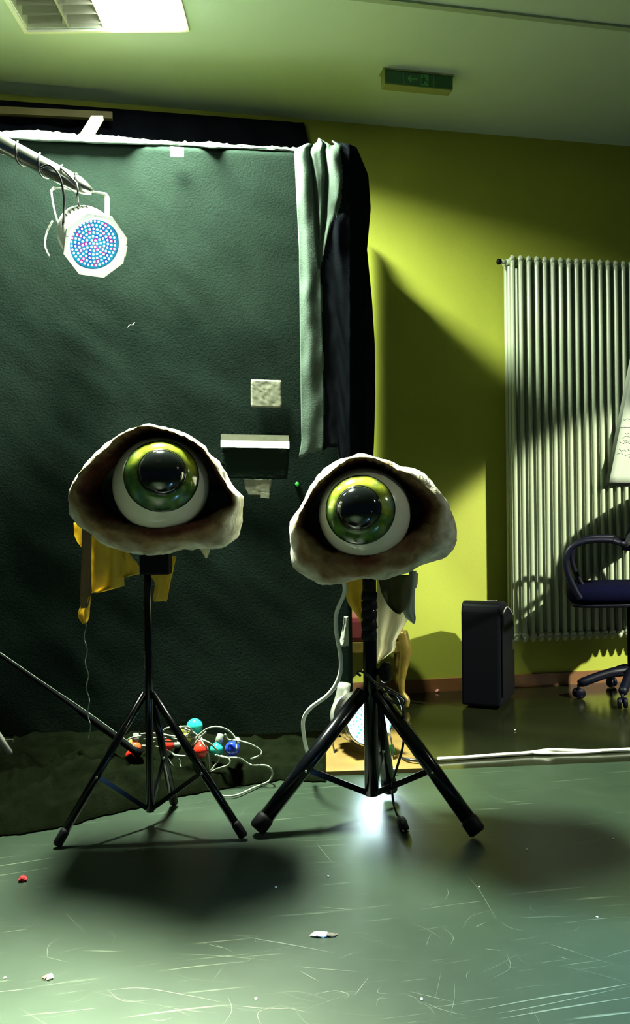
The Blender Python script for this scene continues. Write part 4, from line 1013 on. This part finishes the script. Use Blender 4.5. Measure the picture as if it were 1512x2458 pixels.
# slanting black rod; a pale strand stands in for the glints on top
tag(tube('black_rod', [P(-140, 1478, 2.92), P(0, 1572, 2.90), P(200, 1712, 2.88), P(338, 1812, 2.86)], [0.006]*8+[0.007]*8+[0.013]*8+[0.017], 'matte_black', seg=10), 'slanting black rod from the left edge down to the string light', 'rod')
tag(tube('rod_glints', [P(-140, 1471, 2.905), P(0, 1566, 2.885), P(100, 1635, 2.87), P(200, 1702, 2.86), P(270, 1752, 2.85), P(330, 1797, 2.838)], 0.0018, 'sparkle_cord', seg=5), 'fine pale strand standing in for glints along the slanting black rod', 'cord')

# a third LED spotlight stands on the floor beyond the right edge and throws blue light over the near mat
bc_ = CAM + R0*1.45 + F*1.20; bc_.z = 0.60; bax = (CAM + R0*0.70 + F*1.56 - Z*CAMH - bc_).normalized()
parC = thing('floor_par_lamp', 'blue-shining LED spotlight on the floor beyond the right edge', 'spotlight', Vector((bc_.x, bc_.y, 0.0036)))
lathe('can_body', [(0.088, 0.004), (0.092, 0.004), (0.092, -0.12), (0.07, -0.17), (0, -0.18), (0, -0.16), (0.06, -0.15), (0.088, -0.10), (0.088, 0.0)], bc_, bax, 'steel', parC, 32)
lathe('led_board', [(0, -0.03), (0.087, -0.03), (0.087, -0.026), (0, -0.026)], bc_, bax, 'led_blue', parC, 32)
kx, ky, ka = frame(bax)
tube('yoke', [bc_+kx*0.10-ka*0.05, bc_+kx*0.105-Z*0.15-ka*0.05, Vector((bc_.x, bc_.y, 0.010))+kx*0.105-R0*0.0, Vector((bc_.x, bc_.y, 0.010))-kx*0.105, bc_-kx*0.105-Z*0.15-ka*0.05, bc_-kx*0.10-ka*0.05], 0.01, 'steel', parC, smooth_n=0, flat=(0.006, 0.03), up=F)
spot('par_light', bc_+bax*0.01, bax, 420, (0.20, 0.52, 1.0), 42, 0.9, 0.06)

# floor lamp
FD = 3.18
fc = P(887, 1727, FD); fax = (-F+R0*0.42+Z*0.12).normalized(); gx, gy, ga = frame(fax); RF_ = 0.099
parB = thing('floor_par_lamp', 'polished silver LED spotlight on the floor glowing behind the right tripod', 'spotlight', Vector((fc.x, fc.y, 0.02)))
lathe('can_body', [(RF_-0.004, 0.004), (RF_+0.002, 0.006), (RF_+0.003, -0.004), (RF_, -0.010), (RF_, -0.06), (RF_+0.003, -0.065), (RF_+0.003, -0.075), (RF_, -0.08), (RF_, -0.115), (RF_-0.004, -0.125), (RF_-0.02, -0.15), (RF_-0.05, -0.165), (0, -0.168), (0, -0.15), (RF_-0.03, -0.14), (RF_-0.005, -0.10), (RF_-0.005, 0.0)], fc, ga, 'steel', parB, 48)
lathe('rear_housing', [(0, -0.150), (0.085, -0.150), (0.090, -0.155), (0.088, -0.175), (0.080, -0.178), (0.078, -0.19), (0.072, -0.193), (0.068, -0.215), (0.05, -0.23), (0, -0.232)], fc, ga, 'grey_metal', parB, 32)
lathe('led_board', [(0, -0.014), (RF_-0.004, -0.014), (RF_-0.004, -0.010), (0, -0.010)], fc, ga, 'led_floor_rim', parB, 40)
leds(parB, fc-ga*0.0095, ga, RF_-0.004, 6, 0.50, ['led_floor', 'led_floor_rim', 'led_floor', 'led_floor'], [0, 1, 2])
spot('par_light', fc+ga*0.02, ga, 10, (0.70, 0.95, 1.0), 95, 0.6, 0.08)
yk = [P(793, 1738, FD+0.10), P(800, 1790, FD+0.08), P(812, 1858, FD+0.05)]
tube('yoke_arm', yk, 0.01, 'steel', parB, smooth_n=4, flat=(0.006, 0.034), up=F)
tube('yoke_arm', [P(930, 1742, FD+0.03), P(938, 1772, FD), P(944, 1815, FD-0.02), P(944, 1842, FD-0.03), P(936, 1850, FD-0.03), P(920, 1852, FD-0.03)], 0.01, 'steel', parB, smooth_n=4, flat=(0.006, 0.030), up=F)
tube('yoke_foot', [P(812, 1858, FD+0.02), P(870, 1862, FD-0.03), P(925, 1853, FD-0.04)], 0.006, 'steel', parB, smooth_n=3, flat=(0.030, 0.006), up=F)
tube('cable_gland', [P(812, 1700, FD+0.16), P(822, 1668, FD+0.16), P(826, 1640, FD+0.16)], 0.026, 'grey_metal', parB, 14, 2)
tag(tube('extension_cable', [P(845, 1862, 3.07), P(868, 1852, 3.06), P(885, 1846, 3.07)][:3]+[PZ(905, 1848, 0.026), PZ(950, 1846, 0.026)], 0.004, 'cable_white', seg=7), 'short white cord lying on the plywood before the floor spotlight', 'cord')
th = thing('green_plug', 'bright green plastic plug beside the floor spotlight', 'plug', PZ(938, 1818, 0.02))
box('plug_body', P(939, 1803, 3.24), R0*0.014+Z*0.004, F*0.012, Z*0.022-R0*0.004, 'green_plastic', th, 0.006)
box('plug_body', P(925, 1812, 3.26), R0*0.010, F*0.010, Z*0.020, 'green_plastic', th, 0.004)
tag(tube('plug_lead', [P(950, 1812, 3.24), PZ(975, 1822, 0.03), PZ(1015, 1827, 0.028), PZ(1052, 1826, 0.01)], [0.004]*8+[0.006]*8+[0.007]*8+[0.004], 'cable_black', seg=7), 'short black lead running from the green plug to the white floor cable', 'cable')
tag(tube('floor_cable', [PZ(1050, 1822, 0.009), PZ(1120, 1818, 0.008), PZ(1200, 1812, 0.009), PZ(1262, 1808, 0.008), PZ(1300, 1803, 0.012), PZ(1318, 1801, 0.016), PZ(1340, 1801, 0.010), PZ(1420, 1803, 0.008), PZ(1512, 1799, 0.008), PZ(1700, 1790, 0.008), PZ(2300, 1764, 0.008)], 0.0075, 'cable_white', seg=8), 'straight white cable taped along the floor toward the right edge', 'cable')
tag(tube('floor_cable', [PZ(1262, 1806, 0.008), PZ(1300, 1808, 0.008), PZ(1350, 1808, 0.006), PZ(1400, 1807, 0.006), PZ(1460, 1803, 0.006), PZ(1560, 1799, 0.006)], 0.005, 'cable_white', seg=8), 'thinner white cable strand beside the kink of the floor cable', 'cable')
# black mains lead of the right stand
lead = [P(865, 1622, DR-0.05), P(858, 1616, DR-0.04), P(866, 1611, DR-0.05), P(884, 1622, DR-0.06), P(902, 1640, DR-0.06), P(930, 1652, DR-0.06), P(958, 1668, DR-0.05), P(972, 1680, DR-0.05), P(968, 1690, DR-0.06), P(945, 1686, DR-0.06), P(922, 1668, DR-0.06), P(930, 1660, DR-0.07), P(955, 1672, DR-0.07), P(966, 1700, DR-0.07), P(970, 1740, DR-0.06), P(967, 1790, DR-0.06), P(955, 1835, DR-0.06), P(942, 1880, DR-0.05), P(943, 1920, DR-0.03), P(951, 1950, DR-0.05), PZ(958, 1962, 0.012)]
th = thing('mains_lead', 'black mains lead looped at the right tripod hub ending in a plug', 'cable', PZ(968, 1985, 0.0))
tube('lead', lead, 0.0040, 'cable_black', th, 7, 6)
pb = PZ(960, 1964, 0.014); pe = PZ(972, 1990, 0.016); pd = (pe-pb).normalized()
tube('plug', [pb, pb+pd*0.015, pb+pd*0.02, pb+pd*0.045, pe], [0.006, 0.008, 0.015, 0.016, 0.013], 'black_rubber', th, 10, 0)
for s_ in (-1, 1):
    side = pd.cross(Z)*0.007*s_; tube('plug_pin', [pe+side, pe+side+pd*0.018], 0.0022, 'steel', th, 6, 0)

# ------------------------------------------------------------------ litter on the floor
def crumb(name, px, py, r, m, label, cat='scrap', sq=(1, 1, 0.7), group=None, seed=0, extra=None):
    c = PZ(px, py, 0.0); V = []; Fc = []
    bm = bmesh.new(); bmesh.ops.create_icosphere(bm, subdivisions=2, radius=1)
    for v in bm.verts:
        k = 1+0.45*noise.noise(v.co*1.7+Vector((seed, 0, 0))); q = v.co*k*r
        V.append(c+R0*q.x*sq[0]+F*q.y*sq[1]+Z*(max(q.z, -0.8*r)*sq[2]+r*sq[2]*0.8+0.0035))
    Fc = [[v.index for v in f.verts] for f in bm.faces]; bm.free()
    if extra:
        t = thing(name, label, cat, c+Z*0.0035); mesh(extra[0], V, Fc, m, t, smooth=False)
        V2 = [v+R0*extra[2]*r*sq[0]-Z*0.0 for v in V]; V2 = [c+(v-c)*0.8+R0*extra[2]*r*0.4 for v in V2]
        V2 = [Vector((v.x, v.y, max(v.z, 0.0035))) for v in V2]
        mesh(extra[3], V2, Fc, extra[1], t, smooth=False); return t
    return tag(mesh(name, V, Fc, m, smooth=False), label, cat, group)
crumb('red_bead', 55, 2118, 0.0105, 'scrap_red', 'small crumpled red blob on the mat at the left edge', seed=2)
crumb('white_scrap', 768, 2250, 0.013, 'scrap_white', 'torn white scrap with dark end in the middle of the near mat', sq=(1.5, 0.8, 0.35), seed=5, extra=('white_part', 'scrap_dark', 1.1, 'dark_part'))
crumb('paper_crumb', 119, 2353, 0.008, 'scrap_white', 'small white and dark crumb on the mat near the lower left corner', sq=(1, 1, 0.6), seed=8, extra=('white_part', 'scrap_dark', -0.9, 'dark_part'))
crumb('pink_scrap', 1050, 1662, 0.011, 'scrap_pink', 'tiny pink scrap on the floor against the brown baseboard', seed=11)
for i, (x, y, lb) in enumerate([(662, 2134, 'in the left eye shadow edge'), (1150, 2133, 'below the right foot of the thick tripod'), (1433, 2206, 'on the mat toward the right edge'), (1264, 2043, 'right of the thick tripod foot'), (12, 2353, 'at the lower left edge'), (614, 2403, 'near the bottom centre'), (1472, 2018, 'on the mat at the far right'), (788, 2108, 'beside the spotlight reflection'), (1236, 1755, 'in front of the black case'), (1012, 2404, 'near the bottom right of centre')]):
    crumb('floor_crumb', x, y, 0.0028, 'scrap_white', 'tiny white crumb '+lb, 'crumb', group='white crumbs scattered over the floor', seed=20+i)
